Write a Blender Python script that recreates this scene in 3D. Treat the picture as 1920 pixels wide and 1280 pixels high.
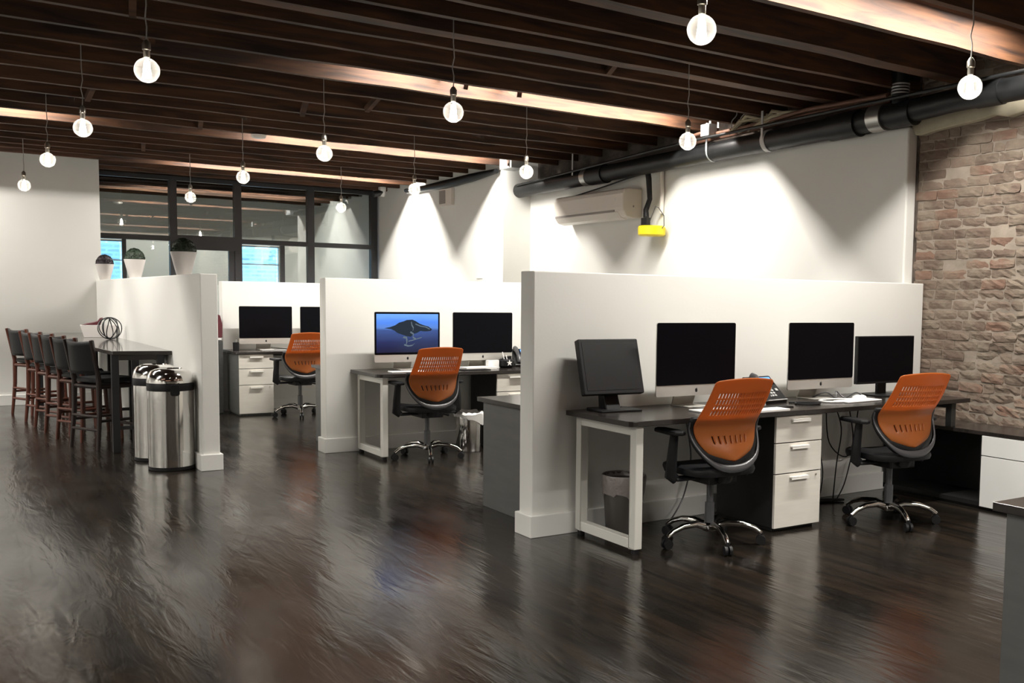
import bpy, bmesh, math, random
from mathutils import Vector, Matrix, Euler
R = math.radians
random.seed(7)
for o in list(bpy.data.objects): bpy.data.objects.remove(o, do_unlink=True)
scene = bpy.context.scene
C = scene.collection

# ------------------------------------------------------------------ camera
cam_d = bpy.data.cameras.new('camera'); cam = bpy.data.objects.new('camera', cam_d); C.objects.link(cam)
scene.camera = cam
yaw, pitch, roll = R(34.4803), R(-4.4644), R(0.8256)
f0 = Vector((math.sin(yaw), math.cos(yaw), 0)); r0 = Vector((math.cos(yaw), -math.sin(yaw), 0)); u0 = Vector((0, 0, 1))
f2 = math.cos(pitch)*f0 + math.sin(pitch)*u0; u2 = math.cos(pitch)*u0 - math.sin(pitch)*f0
r3 = math.cos(roll)*r0 + math.sin(roll)*u2; u3 = math.cos(roll)*u2 - math.sin(roll)*r0
mw = Matrix.Identity(4)
for i in range(3): mw[i][0] = r3[i]; mw[i][1] = u3[i]; mw[i][2] = -f2[i]
mw[0][3], mw[1][3], mw[2][3] = 0, 0, 1.40
cam.matrix_world = mw
cam_d.sensor_width = 36; cam_d.sensor_fit = 'HORIZONTAL'; cam_d.lens = 1856/1920*36
cam_d.shift_x = -189.3/1920; cam_d.shift_y = 68.2/1920
cam_d.clip_start = 0.05; cam_d.clip_end = 200

# ------------------------------------------------------------------ world, exposure
wd = bpy.data.worlds.new('world'); scene.world = wd; wd.use_nodes = True
bg = wd.node_tree.nodes['Background']; bg.inputs[0].default_value = (0.28, 0.62, 1.0, 1); bg.inputs[1].default_value = 7.5
scene.view_settings.view_transform = 'Standard'; scene.view_settings.look = 'None'
scene.view_settings.exposure = 0.17; scene.view_settings.gamma = 1
scene.view_settings.use_curve_mapping = False
LAMP = (1.0, 0.955, 0.885)
STRIP_W = 165.0      # each ceiling strip
BULB_W = 3.6        # each filament bulb

# ------------------------------------------------------------------ materials
def mat(name, col, rough=0.5, metal=0.0, spec=0.5, emit=None, estr=0.0, noise=None, bump=None, coat=0.0, trans=0.0):
    """noise=(scale, amount[, stretch xyz]); bump=(scale, strength[, stretch xyz])"""
    m = bpy.data.materials.new(name); m.use_nodes = True; nt = m.node_tree; b = nt.nodes['Principled BSDF']
    b.inputs['Base Color'].default_value = (*col, 1); b.inputs['Roughness'].default_value = rough
    b.inputs['Metallic'].default_value = metal; b.inputs['Specular IOR Level'].default_value = spec
    b.inputs['Coat Weight'].default_value = coat; b.inputs['Transmission Weight'].default_value = trans
    if emit: b.inputs['Emission Color'].default_value = (*emit, 1); b.inputs['Emission Strength'].default_value = estr
    def coords(st):
        tc = nt.nodes.new('ShaderNodeTexCoord'); mp = nt.nodes.new('ShaderNodeMapping')
        nt.links.new(tc.outputs['Object'], mp.inputs[0]); mp.inputs['Scale'].default_value = st; return mp.outputs[0]
    if noise:
        n = nt.nodes.new('ShaderNodeTexNoise'); n.inputs['Scale'].default_value = noise[0]; n.inputs['Detail'].default_value = 5
        nt.links.new(coords(noise[2] if len(noise) > 2 else (1, 1, 1)), n.inputs['Vector'])
        cr = nt.nodes.new('ShaderNodeValToRGB'); a = noise[1]
        cr.color_ramp.elements[0].position = .3; cr.color_ramp.elements[1].position = .7
        cr.color_ramp.elements[0].color = (*[c*(1-a) for c in col], 1); cr.color_ramp.elements[1].color = (*[min(1, c*(1+a)) for c in col], 1)
        nt.links.new(n.outputs['Fac'], cr.inputs[0]); nt.links.new(cr.outputs[0], b.inputs['Base Color'])
    if bump:
        n = nt.nodes.new('ShaderNodeTexNoise'); n.inputs['Scale'].default_value = bump[0]; n.inputs['Detail'].default_value = 4
        nt.links.new(coords(bump[2] if len(bump) > 2 else (1, 1, 1)), n.inputs['Vector'])
        bp = nt.nodes.new('ShaderNodeBump'); bp.inputs['Strength'].default_value = bump[1]; bp.inputs['Distance'].default_value = .01
        nt.links.new(n.outputs['Fac'], bp.inputs['Height']); nt.links.new(bp.outputs[0], b.inputs['Normal'])
    return m

M = {}
M['paint'] = mat('white_paint', (.76, .755, .72), .55, bump=(60, .04), noise=(1.2, .015))
M['trim'] = mat('white_trim', (.77, .765, .735), .35)
M['black_metal'] = mat('black_metal', (.018, .018, .02), .35)
M['black_plastic'] = mat('black_plastic', (.007, .007, .008), .5, spec=.35)
M['grey_plastic'] = mat('grey_plastic', (.06, .06, .064), .3)
M['screen'] = mat('black_screen', (.0015, .0015, .003), .30, spec=.12)
M['matte_screen'] = mat('matte_screen', (.012, .013, .014), .38, spec=.5)
M['alu'] = mat('aluminium', (.62, .60, .56), .38, metal=.6)
M['chrome'] = mat('chrome', (.75, .74, .72), .08, metal=1)
M['steel'] = mat('brushed_steel', (.80, .79, .77), .10, metal=1)
M['desk_top'] = mat('dark_laminate', (.022, .018, .016), .22, noise=(3, .35, (1, 8, 1)))
M['desk_edge'] = mat('dark_edge', (.03, .02, .017), .45)
M['leg_white'] = mat('pale_metal', (.62, .61, .56), .4)
M['drawer'] = mat('pale_drawer', (.66, .63, .57), .45, noise=(4, .04, (1, 1, 12)))
M['carcass'] = mat('charcoal_panel', (.06, .061, .06), .5, noise=(3, .15, (1, 1, 6)))
M['carcass_black'] = mat('black_panel', (.006, .006, .006), .55)
M['carcass_grey'] = mat('grey_panel', (.115, .117, .112), .5, noise=(3, .1, (1, 1, 6)))
M['white_unit'] = mat('white_unit', (.72, .72, .70), .4)
M['handle'] = mat('white_handle', (.85, .83, .78), .35)
M['leather'] = mat('black_leather', (.006, .006, .007), .5, spec=.3, bump=(120, .15))
M['stool_wood'] = mat('red_brown_wood', (.085, .027, .016), .35, noise=(6, .35, (1, 1, .15)))
M['stool_wood_dark'] = mat('near_black_wood', (.02, .011, .009), .4, noise=(6, .3, (1, 1, .15)))
M['bar_top'] = mat('polished_dark_top', (.045, .04, .036), .14, spec=.5, coat=.25)
M['cord'] = mat('cord', (.35, .34, .32), .5)
M['brass'] = mat('socket_metal', (.45, .42, .36), .3, metal=.8)
M['pipe'] = mat('black_iron', (.007, .0075, .008), .42, spec=.4, noise=(9, .4), bump=(25, .12))
M['clamp'] = mat('pipe_clamp', (.5, .5, .48), .3, metal=.9)
M['copper'] = mat('brown_insulation', (.17, .085, .055), .6, bump=(30, .3))
M['tan'] = mat('frayed_tan_wrap', (.42, .36, .25), .8, bump=(40, .5))
M['galv'] = mat('galvanised', (.42, .44, .45), .4, metal=.5)
M['ac'] = mat('off_white_plastic', (.74, .69, .63), .3)
M['ac_dark'] = mat('ac_slot', (.30, .27, .25), .5)
M['yellow'] = mat('yellow_plastic', (.85, .66, .01), .4)
M['plant'] = mat('dark_green_leaves', (.02, .035, .018), .6, noise=(60, .5))
M['plant_brown'] = mat('dark_purple_leaves', (.028, .018, .024), .6, noise=(60, .5))
M['pot'] = mat('white_pot', (.72, .68, .65), .35)
M['paper'] = mat('white_paper', (.85, .84, .82), .6)
M['key_white'] = mat('white_keys', (.8, .8, .79), .4)
M['bin_liner'] = mat('clear_liner', (.20, .175, .165), .3, bump=(30, .6))
M['bin_plastic'] = mat('dark_bin', (.06, .055, .05), .4)
M['maroon'] = mat('maroon', (.10, .02, .028), .4)
M['gull'] = mat('light_grey_plastic', (.45, .45, .44), .4)
M['joist_lit'] = None
M['plaster'] = mat('old_plaster', (.50, .45, .33), .85, noise=(5, .18), bump=(12, .5))
M['blue_lcd'] = mat('blue_display', (.02, .1, .3), .3, emit=(.16, .42, 1), estr=1.2)

def orange_mat():
    m = mat('orange_mesh_plastic', (.46, .150, .038), .34, spec=.45)
    nt = m.node_tree; b = nt.nodes['Principled BSDF']; out = nt.nodes['Material Output']
    tr = nt.nodes.new('ShaderNodeBsdfTranslucent'); tr.inputs[0].default_value = (.88, .34, .08, 1)
    mx = nt.nodes.new('ShaderNodeMixShader'); mx.inputs[0].default_value = .42
    nt.links.new(b.outputs[0], mx.inputs[1]); nt.links.new(tr.outputs[0], mx.inputs[2]); nt.links.new(mx.outputs[0], out.inputs[0])
    return m
M['orange'] = orange_mat()

def wood_ceiling(name, ca, cb):
    m = bpy.data.materials.new(name); m.use_nodes = True; nt = m.node_tree; b = nt.nodes['Principled BSDF']
    tc = nt.nodes.new('ShaderNodeTexCoord'); mp = nt.nodes.new('ShaderNodeMapping'); mp.inputs['Scale'].default_value = (.6, 3, 6)
    nt.links.new(tc.outputs['Object'], mp.inputs[0])
    n = nt.nodes.new('ShaderNodeTexNoise'); n.inputs['Scale'].default_value = 3; n.inputs['Detail'].default_value = 8; n.inputs['Distortion'].default_value = .6
    nt.links.new(mp.outputs[0], n.inputs['Vector'])
    cr = nt.nodes.new('ShaderNodeValToRGB'); cr.color_ramp.elements[0].position = .3; cr.color_ramp.elements[1].position = .72
    cr.color_ramp.elements[0].color = (*ca, 1); cr.color_ramp.elements[1].color = (*cb, 1)
    nt.links.new(n.outputs['Fac'], cr.inputs[0]); nt.links.new(cr.outputs[0], b.inputs['Base Color'])
    bp = nt.nodes.new('ShaderNodeBump'); bp.inputs['Strength'].default_value = .35; bp.inputs['Distance'].default_value = .01
    nt.links.new(n.outputs['Fac'], bp.inputs['Height']); nt.links.new(bp.outputs[0], b.inputs['Normal'])
    b.inputs['Roughness'].default_value = .75
    return m
M['joist'] = wood_ceiling('old_joist_wood', (.017, .0065, .003), (.115, .046, .017))
M['deck'] = wood_ceiling('old_deck_wood', (.02, .009, .005), (.06, .028, .016))

def floor_mat():
    m = bpy.data.materials.new('dark_hand_scraped_floor'); m.use_nodes = True; nt = m.node_tree; b = nt.nodes['Principled BSDF']
    tc = nt.nodes.new('ShaderNodeTexCoord')
    def mp(sc, rot=0):
        k = nt.nodes.new('ShaderNodeMapping'); k.inputs['Scale'].default_value = sc; k.inputs['Rotation'].default_value = (0, 0, rot)
        nt.links.new(tc.outputs['Object'], k.inputs[0]); return k.outputs[0]
    def nz(vec, s, d=4, dist=0):
        n = nt.nodes.new('ShaderNodeTexNoise'); n.inputs['Scale'].default_value = s; n.inputs['Detail'].default_value = d; n.inputs['Distortion'].default_value = dist
        nt.links.new(vec, n.inputs['Vector']); return n.outputs['Fac']
    def ramp(v, stops):
        cr = nt.nodes.new('ShaderNodeValToRGB')
        while len(cr.color_ramp.elements) < len(stops): cr.color_ramp.elements.new(.5)
        for e, (p, c) in zip(cr.color_ramp.elements, stops): e.position = p; e.color = (*c, 1) if len(c) == 3 else c
        nt.links.new(v, cr.inputs[0]); return cr.outputs[0]
    # boards run along Y
    br = nt.nodes.new('ShaderNodeTexBrick'); nt.links.new(mp((1, 1, 1), R(90)), br.inputs['Vector'])
    br.inputs['Scale'].default_value = 1; br.inputs['Brick Width'].default_value = 1.6; br.inputs['Row Height'].default_value = .125
    br.inputs['Mortar Size'].default_value = .0016; br.inputs['Color1'].default_value = (.0095, .0085, .0075, 1); br.inputs['Color2'].default_value = (.020, .0155, .012, 1)
    br.inputs['Mortar'].default_value = (.006, .005, .004, 1)
    col = ramp(nz(mp((7, .7, 1)), 2.2, 6, .5), [(.3, (.45, .45, .47)), (.62, (1.2, 1.12, 1.0))])
    mx = nt.nodes.new('ShaderNodeMix'); mx.data_type = 'RGBA'; mx.blend_type = 'MULTIPLY'; mx.inputs[0].default_value = 1
    nt.links.new(br.outputs[0], mx.inputs[6]); nt.links.new(col, mx.inputs[7]); nt.links.new(mx.outputs[2], b.inputs['Base Color'])
    rg = ramp(nz(mp((2.2, .8, 1)), 1.6, 4), [(.3, (.13, .13, .13)), (.75, (.27, .27, .27))])
    nt.links.new(rg, b.inputs['Roughness'])
    h1 = nz(mp((5, .9, 1)), 2.4, 3, .8); h2 = nz(mp((24, 3, 1)), 2, 3)
    ad = nt.nodes.new('ShaderNodeMath'); ad.operation = 'MULTIPLY_ADD'; nt.links.new(h2, ad.inputs[0]); ad.inputs[1].default_value = .18; nt.links.new(h1, ad.inputs[2])
    bp = nt.nodes.new('ShaderNodeBump'); bp.inputs['Strength'].default_value = .45; bp.inputs['Distance'].default_value = .007
    nt.links.new(ad.outputs[0], bp.inputs['Height']); nt.links.new(bp.outputs[0], b.inputs['Normal'])
    b.inputs['Specular IOR Level'].default_value = .78
    return m
M['floor'] = floor_mat()

def brick_mat():
    m = bpy.data.materials.new('old_brick'); m.use_nodes = True; nt = m.node_tree; b = nt.nodes['Principled BSDF']
    at = nt.nodes.new('ShaderNodeAttribute'); at.attribute_name = 'tone'
    cr = nt.nodes.new('ShaderNodeValToRGB')
    st = [(0, (.125, .088, .067)), (.45, (.165, .118, .09)), (.8, (.20, .15, .115)), (1, (.19, .115, .083))]
    while len(cr.color_ramp.elements) < 4: cr.color_ramp.elements.new(.5)
    for e, (p, c) in zip(cr.color_ramp.elements, st): e.position = p; e.color = (*c, 1)
    nt.links.new(at.outputs['Fac'], cr.inputs[0])
    tc = nt.nodes.new('ShaderNodeTexCoord')
    n = nt.nodes.new('ShaderNodeTexNoise'); n.inputs['Scale'].default_value = 3.2; n.inputs['Detail'].default_value = 8; n.inputs['Roughness'].default_value = .65
    nt.links.new(tc.outputs['Object'], n.inputs['Vector'])
    r2 = nt.nodes.new('ShaderNodeValToRGB'); r2.color_ramp.elements[0].position = .47; r2.color_ramp.elements[1].position = .66
    r2.color_ramp.elements[0].color = (0, 0, 0, 1); r2.color_ramp.elements[1].color = (.75, .75, .75, 1)
    nt.links.new(n.outputs['Fac'], r2.inputs[0])
    mx = nt.nodes.new('ShaderNodeMix'); mx.data_type = 'RGBA'; nt.links.new(r2.outputs[0], mx.inputs[0]); nt.links.new(cr.outputs[0], mx.inputs[6])
    mx.inputs[7].default_value = (.25, .21, .16, 1)
    nt.links.new(mx.outputs[2], b.inputs['Base Color']); b.inputs['Roughness'].default_value = .9
    n2 = nt.nodes.new('ShaderNodeTexNoise'); n2.inputs['Scale'].default_value = 26; n2.inputs['Detail'].default_value = 6; nt.links.new(tc.outputs['Object'], n2.inputs['Vector'])
    bp = nt.nodes.new('ShaderNodeBump'); bp.inputs['Strength'].default_value = .7; bp.inputs['Distance'].default_value = .012
    nt.links.new(n2.outputs['Fac'], bp.inputs['Height']); nt.links.new(bp.outputs[0], b.inputs['Normal'])
    return m
M['brick'] = brick_mat()
M['mortar'] = mat('mortar', (.28, .235, .19), .9, noise=(6, .25), bump=(18, .6))
M['rubble'] = mat('dark_rubble', (.07, .055, .045), .95, noise=(7, .6), bump=(14, 1))

def glass_mat():
    m = bpy.data.materials.new('pane_glass'); m.use_nodes = True; nt = m.node_tree; out = nt.nodes['Material Output']
    nt.nodes.remove(nt.nodes['Principled BSDF'])
    t = nt.nodes.new('ShaderNodeBsdfTransparent'); t.inputs[0].default_value = (.80, .84, .83, 1)
    g = nt.nodes.new('ShaderNodeBsdfGlossy'); g.inputs['Roughness'].default_value = .0; g.inputs[0].default_value = (1, 1, 1, 1)
    fr = nt.nodes.new('ShaderNodeFresnel'); fr.inputs[0].default_value = 2.1
    mx = nt.nodes.new('ShaderNodeMixShader'); nt.links.new(fr.outputs[0], mx.inputs[0]); nt.links.new(t.outputs[0], mx.inputs[1]); nt.links.new(g.outputs[0], mx.inputs[2])
    nt.links.new(mx.outputs[0], out.inputs[0]); return m
M['glass'] = glass_mat()
def globe_mat():
    m = bpy.data.materials.new('bulb_glass'); m.use_nodes = True; nt = m.node_tree; out = nt.nodes['Material Output']
    nt.nodes.remove(nt.nodes['Principled BSDF'])
    t = nt.nodes.new('ShaderNodeBsdfTransparent'); t.inputs[0].default_value = (.97, .96, .94, 1)
    g = nt.nodes.new('ShaderNodeBsdfGlossy'); g.inputs['Roughness'].default_value = .03
    d = nt.nodes.new('ShaderNodeBsdfTranslucent'); d.inputs[0].default_value = (1, .97, .92, 1)
    lw = nt.nodes.new('ShaderNodeLayerWeight'); lw.inputs[0].default_value = .35
    m1 = nt.nodes.new('ShaderNodeMixShader'); m1.inputs[0].default_value = .042; nt.links.new(t.outputs[0], m1.inputs[1]); nt.links.new(d.outputs[0], m1.inputs[2])
    m2 = nt.nodes.new('ShaderNodeMixShader'); nt.links.new(lw.outputs['Facing'], m2.inputs[0]); nt.links.new(m1.outputs[0], m2.inputs[1]); nt.links.new(d.outputs[0], m2.inputs[2])
    mh = nt.nodes.new('ShaderNodeMath'); mh.operation = 'MULTIPLY'; mh.inputs[1].default_value = .15
    nt.links.new(lw.outputs['Facing'], mh.inputs[0]); nt.links.new(mh.outputs[0], m2.inputs[0])
    m3 = nt.nodes.new('ShaderNodeMixShader'); m3.inputs[0].default_value = .04; nt.links.new(m2.outputs[0], m3.inputs[1]); nt.links.new(g.outputs[0], m3.inputs[2])
    nt.links.new(m3.outputs[0], out.inputs[0]); return m
M['globe'] = globe_mat()
M['filament'] = mat('glowing_filament', (1, .9, .7), .5, emit=(1, .95, .86), estr=45)
M['diffuser'] = mat('strip_diffuser', (.8, .8, .8), .5, emit=LAMP, estr=5)

# ------------------------------------------------------------------ mesh helpers
class MB:
    def __init__(s): s.bm = bmesh.new()
    def box(s, a, b, rot=None, piv=None):
        lo = [min(a[i], b[i]) for i in range(3)]; hi = [max(a[i], b[i]) for i in range(3)]
        v = [s.bm.verts.new((x, y, z)) for x in (lo[0], hi[0]) for y in (lo[1], hi[1]) for z in (lo[2], hi[2])]
        for f in ((0, 1, 3, 2), (4, 6, 7, 5), (0, 4, 5, 1), (2, 3, 7, 6), (0, 2, 6, 4), (1, 5, 7, 3)): s.bm.faces.new([v[i] for i in f])
        if rot: bmesh.ops.rotate(s.bm, verts=v, cent=piv or Vector(((lo[0]+hi[0])/2, (lo[1]+hi[1])/2, (lo[2]+hi[2])/2)), matrix=Euler(rot).to_matrix())
        return s
    def tube(s, pts, r, seg=10, cap=True, closed=False, flat=1.0):
        pts = [Vector(p) for p in pts]; n = len(pts); rs = r if isinstance(r, (list, tuple)) else [r]*n
        rings = []; prev = None
        for i, p in enumerate(pts):
            if closed: t = pts[(i+1) % n]-pts[i-1]
            else: t = pts[min(i+1, n-1)]-pts[max(i-1, 0)]
            t.normalize()
            if prev is None:
                a = Vector((0, 0, 1)) if abs(t.z) < .9 else Vector((1, 0, 0)); u = t.cross(a).normalized()
            else:
                u = prev-t*prev.dot(t); u.normalize()
            prev = u; w = t.cross(u)
            rings.append([s.bm.verts.new(p+(u*math.cos(k*2*math.pi/seg)+w*flat*math.sin(k*2*math.pi/seg))*rs[i]) for k in range(seg)])
        m = n if closed else n-1
        for i in range(m):
            A, B = rings[i], rings[(i+1) % n]
            for k in range(seg): s.bm.faces.new((A[k], A[(k+1) % seg], B[(k+1) % seg], B[k]))
        if cap and not closed:
            s.bm.faces.new(rings[0][::-1]); s.bm.faces.new(rings[-1])
        return s
    def lathe(s, prof, seg=32, c=(0, 0, 0), cap=True):
        rings = []
        for r, z in prof:
            rings.append([s.bm.verts.new((c[0]+r*math.cos(k*2*math.pi/seg), c[1]+r*math.sin(k*2*math.pi/seg), c[2]+z)) for k in range(seg)])
        for A, B in zip(rings, rings[1:]):
            for k in range(seg): s.bm.faces.new((A[k], A[(k+1) % seg], B[(k+1) % seg], B[k]))
        if cap:
            if prof[0][0] > 1e-5: s.bm.faces.new(rings[0][::-1])
            if prof[-1][0] > 1e-5: s.bm.faces.new(rings[-1])
        return s
    def prism(s, poly, a, b, axis=2):
        """poly = 2-D outline in the two other axes (in order), extruded from a to b along axis"""
        def P(p, h):
            q = [p[0], p[1]]; q.insert(axis, h); return q
        A = [s.bm.verts.new(P(p, a)) for p in poly]; B = [s.bm.verts.new(P(p, b)) for p in poly]; n = len(poly)
        s.bm.faces.new(A[::-1]); s.bm.faces.new(B)
        for i in range(n): s.bm.faces.new((A[i], A[(i+1) % n], B[(i+1) % n], B[i]))
        return s
    def xf(s, rot=(0, 0, 0), loc=(0, 0, 0)):
        bmesh.ops.transform(s.bm, matrix=Matrix.Translation(loc) @ Euler(rot).to_matrix().to_4x4(), verts=s.bm.verts); return s
    def build(s, name, m, parent=None, bevel=0, smooth=False, seg=2):
        bmesh.ops.remove_doubles(s.bm, verts=s.bm.verts, dist=1e-6)
        bmesh.ops.recalc_face_normals(s.bm, faces=s.bm.faces)
        me = bpy.data.meshes.new(name); s.bm.to_mesh(me); s.bm.free()
        o = bpy.data.objects.new(name, me); C.objects.link(o); me.materials.append(M[m] if isinstance(m, str) else m)
        if parent: o.parent = parent
        if smooth:
            me.polygons.foreach_set('use_smooth', [True]*len(me.polygons))
            try: me.set_sharp_from_angle(angle=R(40))
            except Exception: pass
        if bevel:
            md = o.modifiers.new('bevel', 'BEVEL'); md.width = bevel; md.segments = seg; md.limit_method = 'ANGLE'; md.angle_limit = R(40)
        return o
def tag(o, label=None, cat=None, group=None, kind=None):
    if label: o['label'] = label
    if cat: o['category'] = cat
    if group: o['group'] = group
    if kind: o['kind'] = kind
    return o
def thing(name, label, cat, loc=(0, 0, 0), rz=0, group=None):
    o = bpy.data.objects.new(name, None); C.objects.link(o); o.location = loc; o.rotation_euler = (0, 0, rz); o.empty_display_size = .1
    return tag(o, label, cat, group)
def dup(root, loc, rz, label, group=None):
    r = root.copy(); C.objects.link(r); r.location = loc; r.rotation_euler = (0, 0, rz); r['label'] = label
    if group: r['group'] = group
    for ch in list(root.children):
        c = ch.copy(); C.objects.link(c); c.parent = r
        for g in list(ch.children):
            d = g.copy(); C.objects.link(d); d.parent = c
    return r
def struct(name, mb, m, bevel=0, parent=None, **k):
    o = mb.build(name, m, parent, bevel, **k)
    if parent is None: o['kind'] = 'structure'
    return o
def arc(c, r, a0, a1, n, plane='xz', off=0):
    out = []
    for i in range(n+1):
        a = a0+(a1-a0)*i/n; p = (r*math.cos(a), r*math.sin(a))
        out.append((c[0]+p[0], c[1]+off, c[2]+p[1]) if plane == 'xz' else (c[0]+p[0], c[1]+p[1], c[2]+off))
    return out

# ------------------------------------------------------------------ the setting
XL, XR, YB, YF = -5.0, 6.36, -4.0, 18.6
CEIL = 3.29; JB = 3.04
struct('floor', MB().box((XL-.1, YB-.1, -.1), (XR+.3, YF+.1, 0)), 'floor')
wl = struct('wall_left', MB().box((XL-.1, YB, 0), (XL, 14.26, CEIL)), 'paint')
struct('wall_rear', MB().box((XL-.1, YB-.1, 0), (XR+.3, YB, CEIL)), 'paint')
struct('wall_far_left', MB().box((XL-.1, 14.26, 0), (1.80, 14.41, JB+.06)), 'paint')
struct('wall_far_left_return', MB().box((1.65, 14.41, 0), (1.80, YF, CEIL)), 'paint')
# right side: brick bed, drywall in front of it, deeper boxed-out section at the far end
struct('wall_right', MB().box((XR, 5.10, 0), (XR+.3, 11.0, CEIL)), 'rubble')
struct('wall_right_drywall', MB().box((6.25, 5.12, 0), (XR, 11.0, 2.77)), 'paint', bevel=.012)
struct('wall_right_far', MB().box((5.87, 11.0, 0), (XR+.3, YF, CEIL)), 'paint')

M['clamp_bright'] = mat('bright_band', (.85, .85, .83), .25, metal=.6)
def brick_wall():
    bm = bmesh.new(); lay = bm.faces.layers.float.new('tone')
    rnd = random.Random(3); h = .072; z = 0; row = 0
    while z < CEIL-.02:
        y = YB+(.11 if row % 2 else 0); zz = z
        while y < 5.10:
            L = rnd.choice([.20, .20, .21, .10, .19]); y1 = min(y+L, 5.12); out = rnd.uniform(-.002, .006)
            rough = 1+1.6*max(0, min(1, (4.6-y)/.8))*(1 if z < 1.9 else .6)
            if rnd.random() < .03*rough: out -= .03
            j = lambda s: rnd.uniform(-s, s)*rough
            X1 = XR-out; g = .0025; cy = (y+y1)/2; t = rnd.random()**.9*.85 if rnd.random() > .10 else 1.0
            ny, nz = max(2, int((y1-y)/.04)), 3; rr = .012*min(2.2, rough); sk = rnd.uniform(-.004, .004)*rough; tl = rnd.uniform(-.006, .006)*(rough-.6)
            G = []
            for a_ in range(nz+1):
                row_ = []
                for b_ in range(ny+1):
                    fy, fz = b_/ny, a_/nz; edge = (b_ in (0, ny)) or (a_ in (0, nz)); corner = (b_ in (0, ny)) and (a_ in (0, nz))
                    py = y+g+(y1-y-2*g)*fy; pz = zz+g+(h-2*g)*fz
                    if corner: py += .003*(1 if b_ == 0 else -1)*min(2, rough); pz += .0015*(1 if a_ == 0 else -1)*min(2, rough)
                    dx = (.0045 if edge else 0)+rnd.uniform(-.0025, .0035)*rough+tl*(fz-.5)*2
                    row_.append(bm.verts.new((X1+dx, py+rnd.uniform(-.002, .002)*rough, pz+rnd.uniform(-.0018, .0018)*rough+sk*(fy-.5)*2)))
                G.append(row_)
            for a_ in range(nz):
                for b_ in range(ny):
                    f = bm.faces.new((G[a_][b_], G[a_+1][b_], G[a_+1][b_+1], G[a_][b_+1])); f[lay] = t
            ring = [G[0][b_] for b_ in range(ny+1)]+[G[a_][ny] for a_ in range(1, nz+1)]+[G[nz][b_] for b_ in range(ny-1, -1, -1)]+[G[a_][0] for a_ in range(nz-1, 0, -1)]
            back = [bm.verts.new((XR+.05, q.co.y, q.co.z)) for q in ring]
            for k in range(len(ring)):
                f = bm.faces.new((ring[k], ring[(k+1) % len(ring)], back[(k+1) % len(ring)], back[k])); f[lay] = t
            y = y1
        z += h+.004; row += 1
    bmesh.ops.recalc_face_normals(bm, faces=bm.faces)
    me = bpy.data.meshes.new('wall_brick'); bm.to_mesh(me); bm.free(); me.materials.append(M['brick'])
    o = bpy.data.objects.new('wall_brick', me); C.objects.link(o); o['kind'] = 'structure'
    return o
bw = brick_wall()
struct('mortar_bed', MB().box((XR+.0065, YB, 0), (XR+.3, 5.10, CEIL)), 'mortar', parent=bw)
# band of old plaster left on the brick under the pipe
mb = MB(); poly = [(5.10, 2.705), (5.14, 2.79), (5.08, 2.845), (4.75, 2.86), (4.3, 2.875), (3.6, 2.90), (2.6, 2.90), (2.6, 2.765), (3.6, 2.755), (4.15, 2.755), (4.3, 2.735), (4.42, 2.765), (4.55, 2.745), (4.7, 2.735), (4.9, 2.72), (5.03, 2.70)]
mb.prism([(y, z) for y, z in poly], 6.30, XR+.01, axis=0)
pl = mb.build('plaster_patch', 'plaster', bw, bevel=.006)

# ceiling: deck and joists
deck = struct('ceiling', MB().box((XL, YB, CEIL), (XR+.3, YF, CEIL+.05)), 'deck')
jl = [-3.6, -3.1, -2.6, -2.1, -1.6, -1.1, -.6, -.1, .4, .9, 1.4, 1.9, 2.4, 2.95, 3.55, 4.10, 4.62, 5.12, 5.44, 5.74, 6.12, 6.56, 7.02, 7.50, 8.0, 8.5, 9.04, 9.54, 10.05, 10.50, 11.0, 11.48, 11.98, 12.45, 12.90, 13.32, 13.78, 14.30, 14.8, 15.4, 15.9, 16.4, 16.95, 17.5, 18.0]
thick = {4.62: .14, 5.74: .13}
for y in jl:
    t = thick.get(y, .052); n = 40
    m_ = MB(); rnd = random.Random(int(y*100)+1000)
    xr = 6.36 if y < 11 else 5.87
    x0 = XL; k = 24; pts = [(x0+(xr-x0)*i/k) for i in range(k+1)]
    zz = [JB+rnd.uniform(-.006, .006) for _ in pts]; yy = [rnd.uniform(-.003, .003) for _ in pts]
    rows = []
    for i, x in enumerate(pts):
        rows.append([m_.bm.verts.new(p) for p in ((x, y+yy[i], zz[i]), (x, y+t+yy[i], zz[i]), (x, y+t+yy[i], CEIL+.01), (x, y+yy[i], CEIL+.01))])
    for A, B in zip(rows, rows[1:]):
        for q in range(4): m_.bm.faces.new((A[q], A[(q+1) % 4], B[(q+1) % 4], B[q]))
    m_.bm.faces.new(rows[0]); m_.bm.faces.new(rows[-1][::-1])
    m_.build('joist', 'joist', deck)
# short bridging pieces nailed between joists
rb = random.Random(11)
for (x, j) in [(3.43, 22), (3.95, 22), (3.2, 24), (2.75, 25), (2.45, 27), (2.2, 28), (1.15, 26), (1.05, 27), (4.1, 19), (2.75, 13), (3.2, 14), (2.3, 16), (1.2, 22), (1.0, 20), (3.9, 30), (2.0, 32), (4.6, 26), (5.1, 24)]:
    y0 = jl[j]+thick.get(jl[j], .052); y1 = jl[j+1]
    L = y1-y0; h = .20
    MB().box((x-.02, y0, 3.08), (x+.02, y1, 3.13), rot=(R(rb.choice([-20, 20])), 0, R(rb.choice([-8, 6])))).build('bridging', 'joist', deck)

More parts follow.
